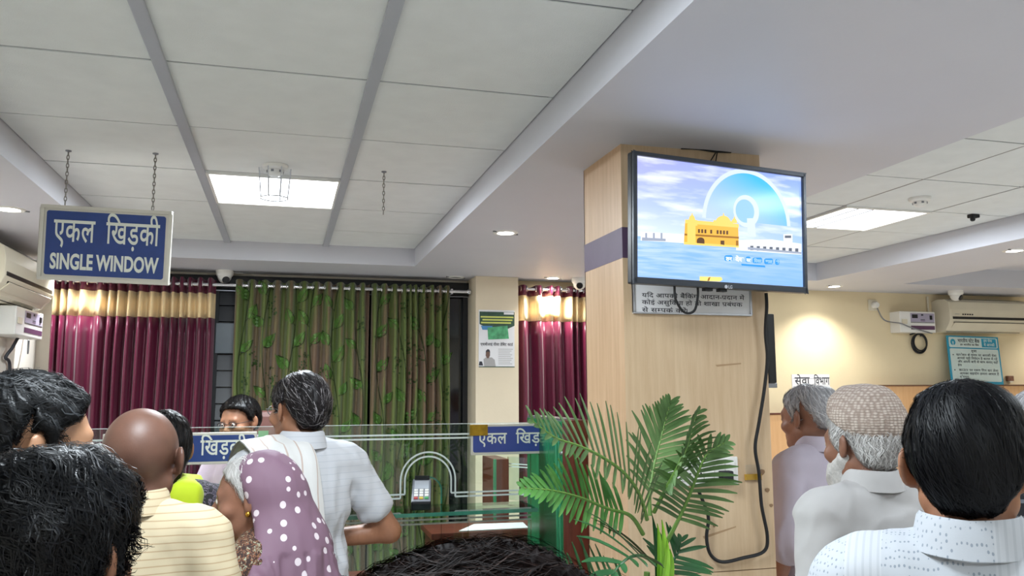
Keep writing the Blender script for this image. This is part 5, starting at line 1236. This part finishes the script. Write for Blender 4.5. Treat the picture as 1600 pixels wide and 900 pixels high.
def person(label, px, py, dep, yaw, skin, hair=None, hairm=None, head=(0, 0, 0), hs=1.0, h=None, shirt=None, pose=None, sleeve=.32, trousers='trousers_dark', collar=True, fat=1.0, wide=1.0, hem=.80, seed=1, face=True, lean=0.0, belly=0.0, cuff=None, headoff=(0, 0, 0), fold=1.0):
    """px, py, dep: pixel of the middle of the skull (ear height) and its distance along the view"""
    hc = PD(px, py, dep); pose = pose or DEF_POSE
    hz = hc.z; s = h/1.68 if h else hz/1.565
    Rz = Matrix.Rotation(yaw, 3, 'Z'); hl = Vector((headoff[0], .022*s+headoff[1], 0)); off = Rz @ hl
    t = thing('person', label, 'person', (hc.x-off.x, hc.y-off.y, 0), None, yaw); NP[0] += 1
    c = np.array((hl.x, hl.y, hz)); R = rotm(radians(head[0]), radians(head[1]), radians(head[2])); dz = hz-1.565*s   # seat the neck under the head
    zs = axis_steps(-.01, hz+.16, [(hz-.17, hz+.14, .0046)], .016); fx = .125*hs
    xs = axis_steps(-.40*max(1, wide), .40*max(1, wide), [(c[0]-fx, c[0]+fx, .0046)], .0125); ys = axis_steps(-.30, .50, [(c[1]-fx-.01, c[1]+fx+.012, .0046)], .0125)
    F = Field(xs, ys, zs); torso_shapes(F, s, 0, pose, fat, arms=1.0, wide=wide, belly=belly)
    P = lambda *v: tuple(x*s for x in v)
    for sx in (-1, 1):
        F.cone(P(sx*.085, 0, .9), P(sx*.09, .01, .49), .085*s, .056*s, k=.04); F.cone(P(sx*.09, .01, .49), P(sx*.095, -.02, .09), .055*s, .038*s, k=.02); F.cone(P(sx*.095, -.01, .05), P(sx*.105, .13, .032), .036*s, .028*s, k=.02)
    F.cone(P(0, -.012, 1.40), tuple(c+np.array(R)@np.array((0, -.012, -.05))*hs), .062*s, .056*hs, k=.03)
    F.frame(c, R); head_shapes(F, hs); F.frame(c, R); face_shapes(F, hs); F.frame()
    V, Q = F.mesh(1); Vs, Qs = V.tolist(), Q.tolist()
    for i, sx in enumerate((-1, 1)):
        hv, hq = hand_mesh(sx); wr = np.array(pose['wr'][i])*s; el = np.array(pose['el'][i])*s; A = align(wr-el, (0, 1, .2) if abs((wr-el)[1]) < .15 else (-sx*.8, .3, .6))
        o = len(Vs); Vs += ((hv*s)@A.T+wr).tolist(); Qs += (hq+o).tolist()
    body = mesh_obj('body', Vs, Qs, skin, t)
    if face:
        MAT.setdefault('eyeball', M('eyeball', '#d8d2c8', .15)); MAT.setdefault('iris', M('iris', '#1d120c', .1)); MAT.setdefault('brow', M('eyebrow', '#141110', .7)); MAT.setdefault('lip', M('lip', '#7a4a40', .4))
        for sx in (-1, 1):
            e = Vector(c)+Matrix(R.tolist()) @ Vector((sx*.031*hs, .0885*hs, -.004*hs)); b = MB(); b.lathe([(0, -.0118)]+[(.0118*cos(a), .0118*sin(a)) for a in np.linspace(-1.4, 1.4, 9)]+[(0, .0118)], (0, 0, 0), seg=14)
            Re = Matrix(R.tolist()); eb = mesh_obj('eye', [Re @ Vector(v)+e for v in b.v], b.f, 'eyeball', t)
            b = MB(); b.lathe([(.0055, .0107), (.004, .0121), (0, .0125)], (0, 0, 0), 'y', 12); mesh_obj('iris', [Re @ Vector(v)+e for v in b.v], b.f, 'iris', eb)
            b = MB(); b.tube([Vector((sx*(.014+.008*j)*hs, (.0975-.0035*j-.0008*j*j)*hs, (.020+.004*sin(j*.8))*hs)) for j in range(5)], [.003, .0042, .004, .0032, .0015], 6); mesh_obj('eyebrow', [Re @ Vector(v)+Vector(c) for v in b.v], b.f, hairm if hairm else 'brow', t)
    if hair: 
        hr = make_hair(t, c, R, hs, hair, hairm)
    if shirt:
        xs2 = axis_steps(-.42*max(1, wide), .42*max(1, wide), [], .0105); F = Field(xs2, axis_steps(-.32, .52, [], .0105), axis_steps(.25 if hem < .7 else .6, 1.62*s, [], .0105))
        torso_shapes(F, s, .016, pose, fat, arms=sleeve, wide=wide, k=.05, belly=belly)
        if hem < .86: F.ell(P(0, .0, hem+.06), (.185*s*fat, .140*s*fat, .16*s), k=.06)
        if hem < .7: F.cone(P(0, 0, .95), P(0, 0, hem-.1), .17*s*fat, .21*s*fat, k=.05)
        X, Y, Z = F.local(); F.clip(hem*s-Z, .004); F.cone(P(0, -.016, 1.40), P(0, .02, 1.60), .064*s, .066*s, k=.012, op='sub')
        V, Q = F.mesh(2); N = vnormals(V, Q)
        f1 = wobble(V, (52, 52, 13), seed); f2 = wobble(V, (30, 30, 46), seed+3); low = np.clip((1.36*s-V[:, 2])/.30, 0.42, 1)
        f3 = 1-2*np.abs(np.tanh(1.2*wobble(V, (36, 36, 22), seed+5))); V = V+N*((.0036*f1+.0026*f2+.0052*f3)*low*fold)[:, None]
        # seat-of-sleeve creases
        for i, sx in enumerate((-1, 1)):
            dA = np.linalg.norm(V-np.array((sx*.15*wide, -.02, 1.27))*s, axis=1); V = V+N*(.006*np.sin(dA*95)*np.exp(-(dA/.10)**2)*fold)[:, None]
        mesh_obj('shirt', V, Q, shirt, t)
        if collar: make_collar(t, s, shirt if collar is True else collar, c)
    if trousers:
        F = Field(axis_steps(-.3, .3, [], .016), axis_steps(-.25, .30, [], .016), axis_steps(.0, 1.1, [], .02))
        F.ell(P(0, 0, .95), (.172*s*fat, .128*s*fat, .14*s), k=.04)
        for sx in (-1, 1): F.cone(P(sx*.088, 0, .9), P(sx*.092, .01, .49), .098*s, .076*s, k=.03); F.cone(P(sx*.092, .01, .49), P(sx*.097, -.015, .07), .076*s, .066*s, k=.02)
        X, Y, Z = F.local(); F.clip(.055*s-Z, .004); F.clip(Z-1.0*s, .004); V, Q = F.mesh(1); N = vnormals(V, Q); V = V+N*(.005*wobble(V, (22, 22, 14), seed+8))[:, None]; mesh_obj('trousers', V, Q, trousers, t)
    for sx in (-1, 1):
        F = Field(axis_steps(-.22, .22, [], .009), axis_steps(-.14, .26, [], .009), axis_steps(-.01, .14, [], .008)); F.cone(P(sx*.095, -.035, .045), P(sx*.106, .155, .036), .044*s, .036*s, k=.02); F.cone(P(sx*.096, -.02, .05), P(sx*.096, -.02, .09), .045*s, .045*s, k=.02)
        X, Y, Z = F.local(); F.clip(-Z+.0, .004); V, Q = F.mesh(1); mesh_obj('shoe', V, Q, 'blackmat', t)
    t['_s'] = s; del t['_s']
    return t, c, R, s
def make_collar(t, s, mat, c, tall=.0):
    nseg = 44; prof = [(-.002, -.050), (-.003, .0), (.0, .020+tall), (.005, .024+tall), (.010, .016), (.016, -.012), (.022, -.034), (.019, -.036), (.012, -.014), (.005, -.004), (.002, -.05)]
    vs = []; fs = []; k = len(prof)
    for i in range(nseg+1):
        a = radians(18)+(2*pi-radians(36))*i/nseg   # 0 = front
        fx, fy = sin(a), cos(a); fr = max(0, cos(a)); zb = 1.466-.048*fr**1.3+.004*abs(fx); cx, cy = 0, -.012+.016*fr
        for (r, z) in prof:
            rr = .066+r*.85*(1+.32*abs(fx)); drop = (1.0 if z > -.02 else 1.0+.25*fr)
            vs.append(((cx+fx*rr*1.0)*s, (cy+fy*rr*1.04)*s, (zb+z*drop)*s))
        if i:
            for j in range(k): a0 = (i-1)*k+j; a1 = (i-1)*k+(j+1) % k; fs.append((a0, a1, a1+k, a0+k))
    fs.append(tuple(range(k-1, -1, -1))); fs.append(tuple(nseg*k+j for j in range(k)))
    o = mesh_obj('collar', vs, fs, mat, t); bm = bmesh.new(); bm.from_mesh(o.data); bmesh.ops.recalc_face_normals(bm, faces=bm.faces); bm.to_mesh(o.data); bm.free(); o.data.shade_smooth(); o.data.set_sharp_from_angle(angle=radians(60)); return o
def glasses(t, c, R, hs, mat='blackmat', half=False):
    Rm = Matrix(R.tolist()); g = MB()
    for sx in (-1, 1):
        g.tube([Vector((sx*.033+.023*cos(a)*1.0, .106-.006*abs(cos(a)), -.004+.016*sin(a)))*hs for a in np.linspace(0, 2*pi, 19)[:-1]], .0017, 6, True)
        g.tube([Vector((sx*.056, .100, .002))*hs, Vector((sx*.077, .082, .003))*hs, Vector((sx*.088, .01, .004))*hs, Vector((sx*.088, -.012, -.006))*hs], .0015, 6)
    g.tube([Vector((-.010, .106, .0))*hs, Vector((0, .110, .003))*hs, Vector((.010, .106, .0))*hs], .0015, 6)
    fr = mesh_obj('glasses', [Rm @ Vector(v)+Vector(c) for v in g.v], g.f, mat, t)
    for sx in (-1, 1):
        b = MB(); b.flat([Vector((sx*.033+.0225*cos(a), .106-.006*abs(cos(a)), -.004+.0155*sin(a)))*hs for a in np.linspace(0, 2*pi, 17)[:-1]]); mesh_obj('lens', [Rm @ Vector(v)+Vector(c) for v in b.v], b.f, 'glassclear', fr, False)
    return fr

# ------------------------------------------------------------------ cloth and hair of the queue
SK = {'a': skin_mat('skin_brown', '#9a6b50'), 'b': skin_mat('skin_deep', '#654639', .5), 'c': skin_mat('skin_tan', '#a57a5c'), 'd': skin_mat('skin_old', '#8f6450')}
HB = hair_mat('hair_black', '#0c0b0c', .5, .34, '#2a2523'); HN = hair_mat('hair_blueblack', '#06070b', .4, .5, '#0f1016'); HBR = hair_mat('hair_dark_brown', '#1c1210', .5, .7, '#3f2a22', .08)
HG = hair_mat('hair_grey', '#b0afb2', .35, .5, '#e6e6e6'); HW = hair_mat('hair_white', '#c0bdba', .30, .55, '#efeeec'); HS = hair_mat('hair_saltpepper', '#2e2a2c', .6, .40, '#a9a5a8')
def weave(nt, v, sx=700, amt=.15, dist=.001):
    wv = nt.n('ShaderNodeTexNoise', i_Scale=float(sx), i_Detail=1.0); nt.l(v, wv.inputs[0]); bump(nt, wv.outputs[0], amt, dist)
def cloth(name, col, var=.05, rough=.8):
    nt = NT(name); nt.set(Roughness=rough); nt.b.inputs['Sheen Weight'].default_value = .15; v = obj_coord(nt); c = lin(col)
    nz = nt.n('ShaderNodeTexNoise', i_Scale=9.0, i_Detail=3.0); nt.l(v, nz.inputs[0]); nt.l(ramp(nt, nz.outputs[0], [(.3, tuple(k*(1-var) for k in c[:3])+(1,)), (.7, tuple(min(1, k*(1+var)) for k in c[:3])+(1,))]), nt.b.inputs['Base Color']); weave(nt, v); return nt.m
def stripes(name, col, col2, period, axis=2, duty=.18, rough=.8, mixw=.8):
    nt = NT(name); nt.set(Roughness=rough); v = obj_coord(nt); sp = nt.n('ShaderNodeSeparateXYZ'); nt.l(v, sp.inputs[0])
    wob = nt.n('ShaderNodeTexNoise', i_Scale=6.0, i_Detail=1.0); nt.l(v, wob.inputs[0])
    x = mathn(nt, 'FRACT', mathn(nt, 'ADD', mathn(nt, 'DIVIDE', sp.outputs[axis], period), mathn(nt, 'MULTIPLY', wob.outputs[0], .5)))
    m = mathn(nt, 'MULTIPLY', mathn(nt, 'LESS_THAN', x, duty), mixw); nt.l(mixc(nt, m, lin(col), lin(col2)), nt.b.inputs['Base Color']); weave(nt, v); return nt.m
def dots(name, col, col2, scale, thr, rough=.8, stretch=(1, 1, 1), rand=1.0):
    nt = NT(name); nt.set(Roughness=rough); v = obj_coord(nt, stretch); vo = nt.n('ShaderNodeTexVoronoi', i_Scale=float(scale)); vo.inputs['Randomness'].default_value = rand; nt.l(v, vo.inputs['Vector'])
    m = mathn(nt, 'LESS_THAN', vo.outputs['Distance'], thr); nt.l(mixc(nt, m, lin(col), lin(col2)), nt.b.inputs['Base Color']); weave(nt, obj_coord(nt)); return nt.m
def florals(name, a, b_, c, scale):
    nt = NT(name); nt.set(Roughness=.8); v = obj_coord(nt); nz = nt.n('ShaderNodeTexNoise', i_Scale=float(scale), i_Detail=4.0); nz.inputs['Distortion'].default_value = 1.2; nt.l(v, nz.inputs[0])
    nt.l(ramp(nt, nz.outputs[0], [(.42, lin(a)), (.50, lin(b_)), (.56, lin(a)), (.60, lin(c))], 'CONSTANT'), nt.b.inputs['Base Color']); return nt.m
MAT['trousers_dark'] = cloth('trousers_dark', '#2a211f'); MAT['trousers_grey'] = cloth('trousers_grey', '#3a3a40'); MAT['trousers_white'] = cloth('pyjama_white', '#bdb9b4')
cream_st = stripes('cream_striped_shirt', '#bdae90', '#9c8260', .0165, 2, .16, .8, .75); white_ch = stripes('white_check_shirt', '#c3c5ca', '#a9afb8', .022, 2, .10, .8, .6)
white_sh = cloth('white_kurta', '#bdbbba'); lav = cloth('lavender_shirt', '#b4abb8'); pinksh = cloth('pale_pink_shirt', '#c8aac4'); dkblue = stripes('black_striped_shirt', '#15161c', '#6f747c', .032, 2, .22)
def print_shirt():
    nt = NT('white_print_shirt'); nt.set(Roughness=.75); v = obj_coord(nt, (1, 1, .62)); vo = nt.n('ShaderNodeTexVoronoi', i_Scale=150.0); vo.inputs['Randomness'].default_value = .3; nt.l(v, vo.inputs['Vector'])
    m = mathn(nt, 'LESS_THAN', vo.outputs['Distance'], .26); m2 = mathn(nt, 'LESS_THAN', vo.outputs['Distance'], .10)
    c = mixc(nt, mathn(nt, 'MULTIPLY', m, .75), lin('#b4b9c0'), lin('#74808e')); sp = nt.n('ShaderNodeSeparateXYZ'); nt.l(obj_coord(nt), sp.inputs[0]); band = mathn(nt, 'LESS_THAN', mathn(nt, 'FRACT', mathn(nt, 'DIVIDE', mathn(nt, 'ADD', sp.outputs[0], 1.02), .21)), .26); rib = mathn(nt, 'MULTIPLY', mathn(nt, 'LESS_THAN', mathn(nt, 'FRACT', mathn(nt, 'DIVIDE', sp.outputs[0], .011)), .35), .35)
    c = mixc(nt, band, c, mixc(nt, rib, lin('#bcc0c6'), lin('#9aa0a8'))); nt.l(c, nt.b.inputs['Base Color']); weave(nt, obj_coord(nt)); return nt.m
prsh = print_shirt()
saree = dots('mauve_dotted_saree', '#75596a', '#cfc3c8', 27, .25, .7, (1, 1, .85), .6); blouse = florals('brown_print_blouse', '#33211c', '#8a5a3e', '#9aa08a', 110); floral = florals('black_floral_top', '#1b1820', '#6b6272', '#3f3a48', 60)
neon = cloth('neon_yellow_dupatta', '#b9cf1f'); pinkcl = cloth('pink_shawl', '#cf86b4'); towelm = stripes('white_towel', '#d5d4d2', '#b79f92', .05, 0, .10)
WAVY = [(-.12, -.085), (-.085, -.083), (-.05, -.07), (-.02, -.045), (-.005, -.02), (.01, -.03), (.022, -.01), (.03, .03), (.05, .05), (.07, .075), (.09, .09), (.13, .1)]

# 1 man at the far left edge, turned to the right
t1 = person('man with thick black hair at left edge turned right, temple and ear showing', 48, 697, 1.56, radians(-62), SK['c'], dict(thick=.020, seed=3, clump=.003, locks=1800, comb=(.0, .5, .2), wavy=.002, tone_pow=1.3, line=[(-.12, -.07), (-.085, -.06), (-.055, -.045), (-.035, -.02), (-.022, .022), (-.010, .034), (.004, .030), (.010, -.004), (.022, .0), (.034, .034), (.06, .052), (.08, .075), (.095, .092), (.13, .1)]), hair_mat('hair_dark_grey', '#121315', .5, .46, '#3c3f42'), shirt=cloth('navy_shirt', '#2d3444'), seed=4, hs=1.03)
# 2 nearest man, wavy hair
t2 = person('nearest man at bottom left with big glossy wavy black hair', 78, 872, 1.10, radians(-20), SK['a'], dict(thick=.030, seed=12, clump=.004, locks=5200, lock=.012, lockw=.9, lift=1.8, comb=(.5, .2, -.2), wavy=.006, tone_pow=1.8, line=WAVY, step=.0046, crown=(-.03, -.03, .12)), hair_mat('hair_glossy_black', '#08090c', .5, .36, '#1d1f24'), shirt=cloth('slate_shirt', '#40444c'), seed=5, hs=1.05)
# 3 bald man, striped cream shirt
t3, c3, R3, s3 = person('bald man in a cream striped shirt standing left of the old woman', 222, 716, 2.02, radians(-8), SK['b'], None, None, shirt=cream_st, seed=6, hs=1.06, fold=.8)
# 4 woman in black floral top with neon dupatta
t4, c4, R4, s4 = person('woman with black hair in black floral top and neon yellow dupatta behind bald man', 254, 702, 2.62, radians(10), SK['a'], dict(thick=.016, seed=14, clump=.002, locks=1200, comb=(0, -.3, -.6), taper=0, line=[(-.12, -.2), (-.03, -.2), (-.01, -.06), (.01, -.02), (.03, .04), (.06, .07), (.09, .09), (.13, .1)], bulge=[((0, -.075, -.06), (.055, .045, .09))], long=.08), HB, shirt=floral, collar=False, sleeve=.40, seed=7, hem=.62, hs=.94, pose=dict(el=((-.235, -.035, 1.085), (.250, .02, 1.10)), wr=((-.235, .055, .86), (.15, .20, 1.12))))
# 5 clerk with glasses behind the glass
t5, c5, R5, s5 = person('clerk with black hair and glasses in a pale pink shirt behind the blue sign', 374, 659, 4.30, radians(146), SK['a'], dict(thick=.020, seed=15, clump=.002, locks=1500, comb=(.3, .6, .1), line=[(-.12, -.06), (-.055, -.04), (-.03, -.01), (-.012, .034), (.010, .0), (.026, .02), (.04, .05), (.06, .072), (.09, .084), (.13, .09)]), HB, head=(0, 6, 3), h=1.60, shirt=pinksh, seed=9, sleeve=.34, headoff=(0, .03, 0), pose=dict(el=((-.26, .06, 1.10), (.26, .06, 1.10)), wr=((-.12, .28, 1.02), (.12, .28, 1.02))))
glasses(t5, c5, R5, 1.0)
# 6 old woman under a mauve dotted veil
t6, c6, R6, s6 = person('old woman in a mauve dotted saree veil with a gold earring, facing left', 396, 775, 2.42, radians(76), SK['d'], dict(thick=.008, seed=16, clump=.0012, locks=1100, lockw=.8, comb=(0, -.8, -.3), tone_pow=.6, line=[(-.12, -.08), (-.05, -.06), (-.02, -.03), (-.012, .03), (.004, .030), (.012, -.012), (.02, .0), (.03, .03), (.05, .05), (.07, .068), (.09, .08), (.13, .1)]), HW, head=(4, 4, 0), shirt=blouse, collar=False, seed=10, sleeve=.4, hem=.9, hs=1.0, trousers=None)
def drape(t, name, build, mat, step=.0095, lo=(-.42, -.42, .2), hi=(.42, .42, 1.75), folds=(.008, (24, 24, 5)), seed=3, sm=2, calm=None):
    F = Field(*(np.arange(lo[i], hi[i], step, dtype=np.float32) for i in range(3))); build(F); V, Q = F.mesh(sm); N = vnormals(V, Q); am = 1.0 if calm is None else np.where(V[:, 2] > calm, .22, 1.0)*1.0
    V = V+N*(am*folds[0]*(wobble(V, folds[1], seed)+(.9*(1-2*np.abs(np.tanh(1.3*wobble(V, folds[1], seed+50)))) if folds[0] > .006 else 0)))[:, None]; return mesh_obj(name, V, Q, mat, t)
def veil(F):
    c = c6; h = Vector(c)
    F.ell((c[0], c[1]-.030, c[2]+.030), (.094, .110, .104), k=.02); F.cone((c[0], c[1]-.075, c[2]-.02), (0, -.10, 1.22*s6), .085, .15, k=.06); F.cone((0, -.06, 1.36*s6), (0, -.05, 1.0*s6), .15, .205, k=.06)
    F.cone((-.12, -.03, 1.33*s6), (.12, -.03, 1.33*s6), .085, k=.05); F.cone((0, -.04, 1.0*s6), (0, -.02, .35), .20, .23, k=.05); F.cone((-.17, -.02, 1.3*s6), (-.22, .0, 1.02*s6), .075, .085, k=.05)
    X, Y, Z = F.local(); z0 = 1.30*s6
    # open at the face and the left front
    F.clip((Y-(c[1]-.002)-np.clip((Z-c[2])*.40, -.05, .06)-np.clip((z0-Z)*.9, 0, .40)), .01)
    F.ell((c[0], c[1]+.03, c[2]-.03), (.079, .095, .115), k=.008, op='sub'); F.cone((0, -.01, 1.38*s6), (c[0], c[1], c[2]-.05), .060, .06, k=.01, op='sub')
    F.cone((.20, .10, 1.30*s6), (.22, .12, .9*s6), .10, .13, k=.03, op='sub')
drape(t6, 'saree_veil', veil, saree, folds=(.0066, (56, 56, 9)), seed=13, calm=1.40*s6)
MAT['gold'] = M('gold', '#c9973a', .25, .9)
for sx in (1, -1):
    e = Vector(c6)+Matrix(R6.tolist()) @ Vector((sx*.087, -.002, -.040)); mesh_obj('earring', [Vector(v)+e for v in MB().lathe([(0, .009), (.006, .006), (.0085, 0), (.006, -.006), (0, -.009)], (0, 0, 0), seg=10).v], MB().lathe([(0, .009), (.006, .006), (.0085, 0), (.006, -.006), (0, -.009)], (0, 0, 0), seg=10).f, 'gold', t6)
b = MB(); b.tube([((.072+.02*max(0, cos(a)))*sin(a), -.012+(.072+.075*max(0, cos(a)))*cos(a), (1.425-.085*max(0, cos(a))**1.5)*s6) for a in np.linspace(0, 2*pi, 33)[:-1]], .0032, 6, True); mesh_obj('necklace', b.v, b.f, 'gold', t6)
def dress(F):
    F.cone((0, 0, 1.0*s6), (0, 0, .12), .17, .25, k=.05); X, Y, Z = F.local(); F.clip(.05-Z, .004)
drape(t6, 'saree_skirt', dress, saree, step=.016, lo=(-.36, -.36, 0), hi=(.36, .36, 1.1), folds=(.012, (22, 22, 3)), seed=17)
# 7 man in white shirt with towel at the counter
t7, c7, R7, s7 = person('man in white checked shirt with towel on shoulder standing at the counter', 466, 640, 2.96, radians(24), SK['a'], dict(thick=.019, seed=18, clump=.0022, locks=1900, comb=(.0, -.4, -.1), tone_pow=2.0, bald=((0, .085, .105), (.05, .06, .035)), crown=(0, .02, .115)), HS, head=(14, 0, 0), shirt=white_ch, seed=11, wide=1.10, fat=1.08, sleeve=.30, hem=.78, pose=dict(el=((-.26, .06, 1.12), (.345, -.04, 1.115)), wr=((-.10, .11, 1.12), (.12, .11, 1.09))), fold=1.4)
glasses(t7, c7, R7, 1.0, 'graymetal')
def towel():
    s = s7; w_ = .085; x0 = -.115; prof = [(.175, 1.16), (.165, 1.26), (.130, 1.36), (.075, 1.435), (.0, 1.470), (-.065, 1.455), (-.125, 1.40), (-.152, 1.30), (-.165, 1.20), (-.168, 1.10), (-.165, 1.04)]
    vs = []; fs = []; nw = 10
    P = smooth_path([(0, y, z) for y, z in prof], 4)
    for i, p in enumerate(P):
        tw = i/len(P)
        for j in range(nw+1):
            u = j/nw-.5; x = x0+.10*max(0, tw-.45)+u*2*w_*(1+.25*sin(tw*pi)); f_ = .010*sin(u*17+tw*3)+.006*sin(u*31+5*tw)
            zz = p.z-.03*max(0, -u+.1)*sin(tw*pi)-(.10*u if tw > .9 else 0); yo = (-1 if tw > .5 else 1)*(f_+.010)
            vs.append((x*s, (p.y+yo)*s, zz*s+.012))
        if i:
            for j in range(nw): a = (i-1)*(nw+1)+j; fs.append((a, a+1, a+nw+2, a+nw+1))
    k = len(vs); vs += [(x, y*.985, z-.004) for x, y, z in vs]; fs += [tuple(q+k for q in reversed(f)) for f in fs]
    mesh_obj('towel', vs, fs, towelm, t7)
towel()
# 8 head top in the foreground
t8 = person('person in the foreground at bottom centre, only brown-black hair visible', 706, 1214, .54, radians(72), SK['a'], dict(thick=.022, seed=22, clump=.003, locks=6500, lock=.013, lockw=.55, comb=(.1, .9, -.2), lift=1.0, tone_pow=1.4, crown=(.0, -.07, .105), wavy=.003), HBR, shirt=cloth('brown_shirt', '#5a4a42'), seed=12, hs=1.04)
# 9 white-haired man
t9, c9, R9, s9 = person('white-haired man in a pale lavender shirt beside the pillar, facing left', 1264, 652, 3.32, radians(16), SK['d'], dict(thick=.012, seed=24, clump=.0018, locks=1900, comb=(0, -.5, -.2), tone_pow=.8, bald=((.0, -.05, .118), (.035, .05, .02)), crown=(0, -.03, .115), taper=1.5, line=[(-.12, -.045), (-.085, -.042), (-.055, -.034), (-.035, -.015), (-.022, .022), (-.010, .034), (.004, .030), (.010, -.005), (.022, .0), (.030, .026), (.05, .048), (.07, .078), (.09, .092), (.13, .1)]), HG, head=(4, 3, 0), shirt=lav, seed=13, sleeve=.5, hem=.80, hs=1.07, fat=.95)
# 10 man in knitted cap with white beard
t10, c10, R10, s10 = person('old man in a knitted white cap and beard wearing a loose white kurta', 1346, 692, 2.36, radians(2), SK['d'], dict(thick=.011, seed=26, clump=.003, locks=2000, comb=(0, -.2, -.8), wavy=.003, tone_pow=.5, line=[(-.12, -.085), (-.085, -.083), (-.05, -.075), (-.03, -.05), (-.02, .02), (.004, .02), (.01, -.03), (.022, -.02), (.034, .04), (.13, .1)]), HW, head=(10, 2, 0), shirt=white_sh, collar=True, seed=14, sleeve=1.0, hem=.45, fat=1.22, wide=1.08, belly=.02, fold=1.3, trousers='trousers_white')
def beard(F):
    F.frame(c10, R10); F.ell((0, .055, -.085), (.062, .055, .055), k=.02); F.cone((.055, .01, -.045), (.03, .06, -.09), .026, .03, k=.02); F.cone((-.055, .01, -.045), (-.03, .06, -.09), .026, .03, k=.02); F.ell((0, .075, -.13), (.04, .035, .05), k=.03); F.ell((0, .10, -.066), (.024, .012, .006), op='sub', k=.01); F.frame()
MAT['beardm'] = M('white_beard', '#c9c6c2', .7, var=.15, vscale=120, bs=.6, bscale=260)
drape(t10, 'beard', beard, 'beardm', step=.005, lo=tuple(c10-.14), hi=tuple(c10+.15), folds=(.003, (120, 120, 60)), seed=31, sm=1)
def knit():
    nt = NT('knit_cap'); nt.set(Roughness=.9); v = obj_coord(nt, (1, 1, 1.6)); vo = nt.n('ShaderNodeTexVoronoi', i_Scale=85.0); vo.inputs['Randomness'].default_value = .25; nt.l(v, vo.inputs['Vector'])
    nt.l(ramp(nt, vo.outputs['Distance'], [(.15, lin('#d2c5b9')), (.6, lin('#a08f84'))]), nt.b.inputs['Base Color']); bump(nt, mathn(nt, 'SUBTRACT', 1.0, vo.outputs['Distance']), .7, .006); return nt.m
def capshape(F):
    F.frame(c10, R10); a = Matrix.Rotation(.30, 3, 'X'); F.ell((0, -.026, .070), (.098, .118, .084), k=.01, R=a); F.cone((0, -.06, .10), (0, .02, .105), .062, .058, k=.03)
    X, Y, Z = F.local(); F.clip((.040-Z)+(Y+.01)*.62, .006); F.frame()
drape(t10, 'knitted_cap', capshape, knit(), step=.0048, lo=tuple(c10-.17), hi=tuple(c10+.2), folds=(.0014, (70, 70, 90)), seed=33, sm=1)
# 11 near man at the right in the printed shirt
t11, c11, R11, s11 = person('man at right with smooth jet black hair in a white printed shirt, seen from behind', 1509, 727, 1.33, radians(-44), SK['a'], dict(thick=.016, seed=28, clump=.0012, locks=3000, lock=.011, lockw=.7, lift=.5, comb=(.3, -.1, -.2), crown=(.0, -.03, .12), taper=1.6, bulge=[((.012, -.01, .092), (.066, .08, .034)), ((0, -.055, .0), (.072, .055, .06))]), HN, shirt=prsh, seed=15, sleeve=.34, hs=1.0, wide=1.04, fold=.8)
# 12 pink shawl person and 13 striped man, mostly hidden
t12, c12, R12, s12 = person('person in a pink shawl half hidden between the cap wearer and printed-shirt man', 1466, 655, 3.35, radians(20), SK['c'], dict(thick=.014, seed=30, clump=.002, locks=500), HB, shirt=pinkcl, seed=16, sleeve=.5, collar=False, hem=.6)
b = MB(); b.tube([(-.10+.02*i, -.135+.004*i*i, (1.33+.012*i)*s12) for i in range(7)], .007, 6); mesh_obj('shawl_trim', b.v, b.f, 'gold', t12)
t13 = person('grey-haired person in a black striped shirt at the right edge behind printed-shirt man', 1640, 690, 1.9, radians(-25), SK['a'], dict(thick=.012, seed=34, clump=.002, locks=500), HG, shirt=dkblue, seed=17, sleeve=.36)
# neon dupatta of the woman behind the bald man
def dup_shape(F):
    F.cone((.06, -.11, 1.43*s4), (.075, -.155, 1.24*s4), .034, .052, k=.04); F.cone((.075, -.155, 1.24*s4), (.07, -.16, .85), .052, .065, k=.04); F.cone((.06, -.11, 1.43*s4), (.08, .06, 1.42*s4), .045, .05, k=.04); F.cone((.08, .06, 1.42*s4), (.07, .13, 1.1*s4), .05, .05, k=.04)
drape(t4, 'dupatta', dup_shape, neon, step=.009, folds=(.007, (34, 34, 6)), seed=19)
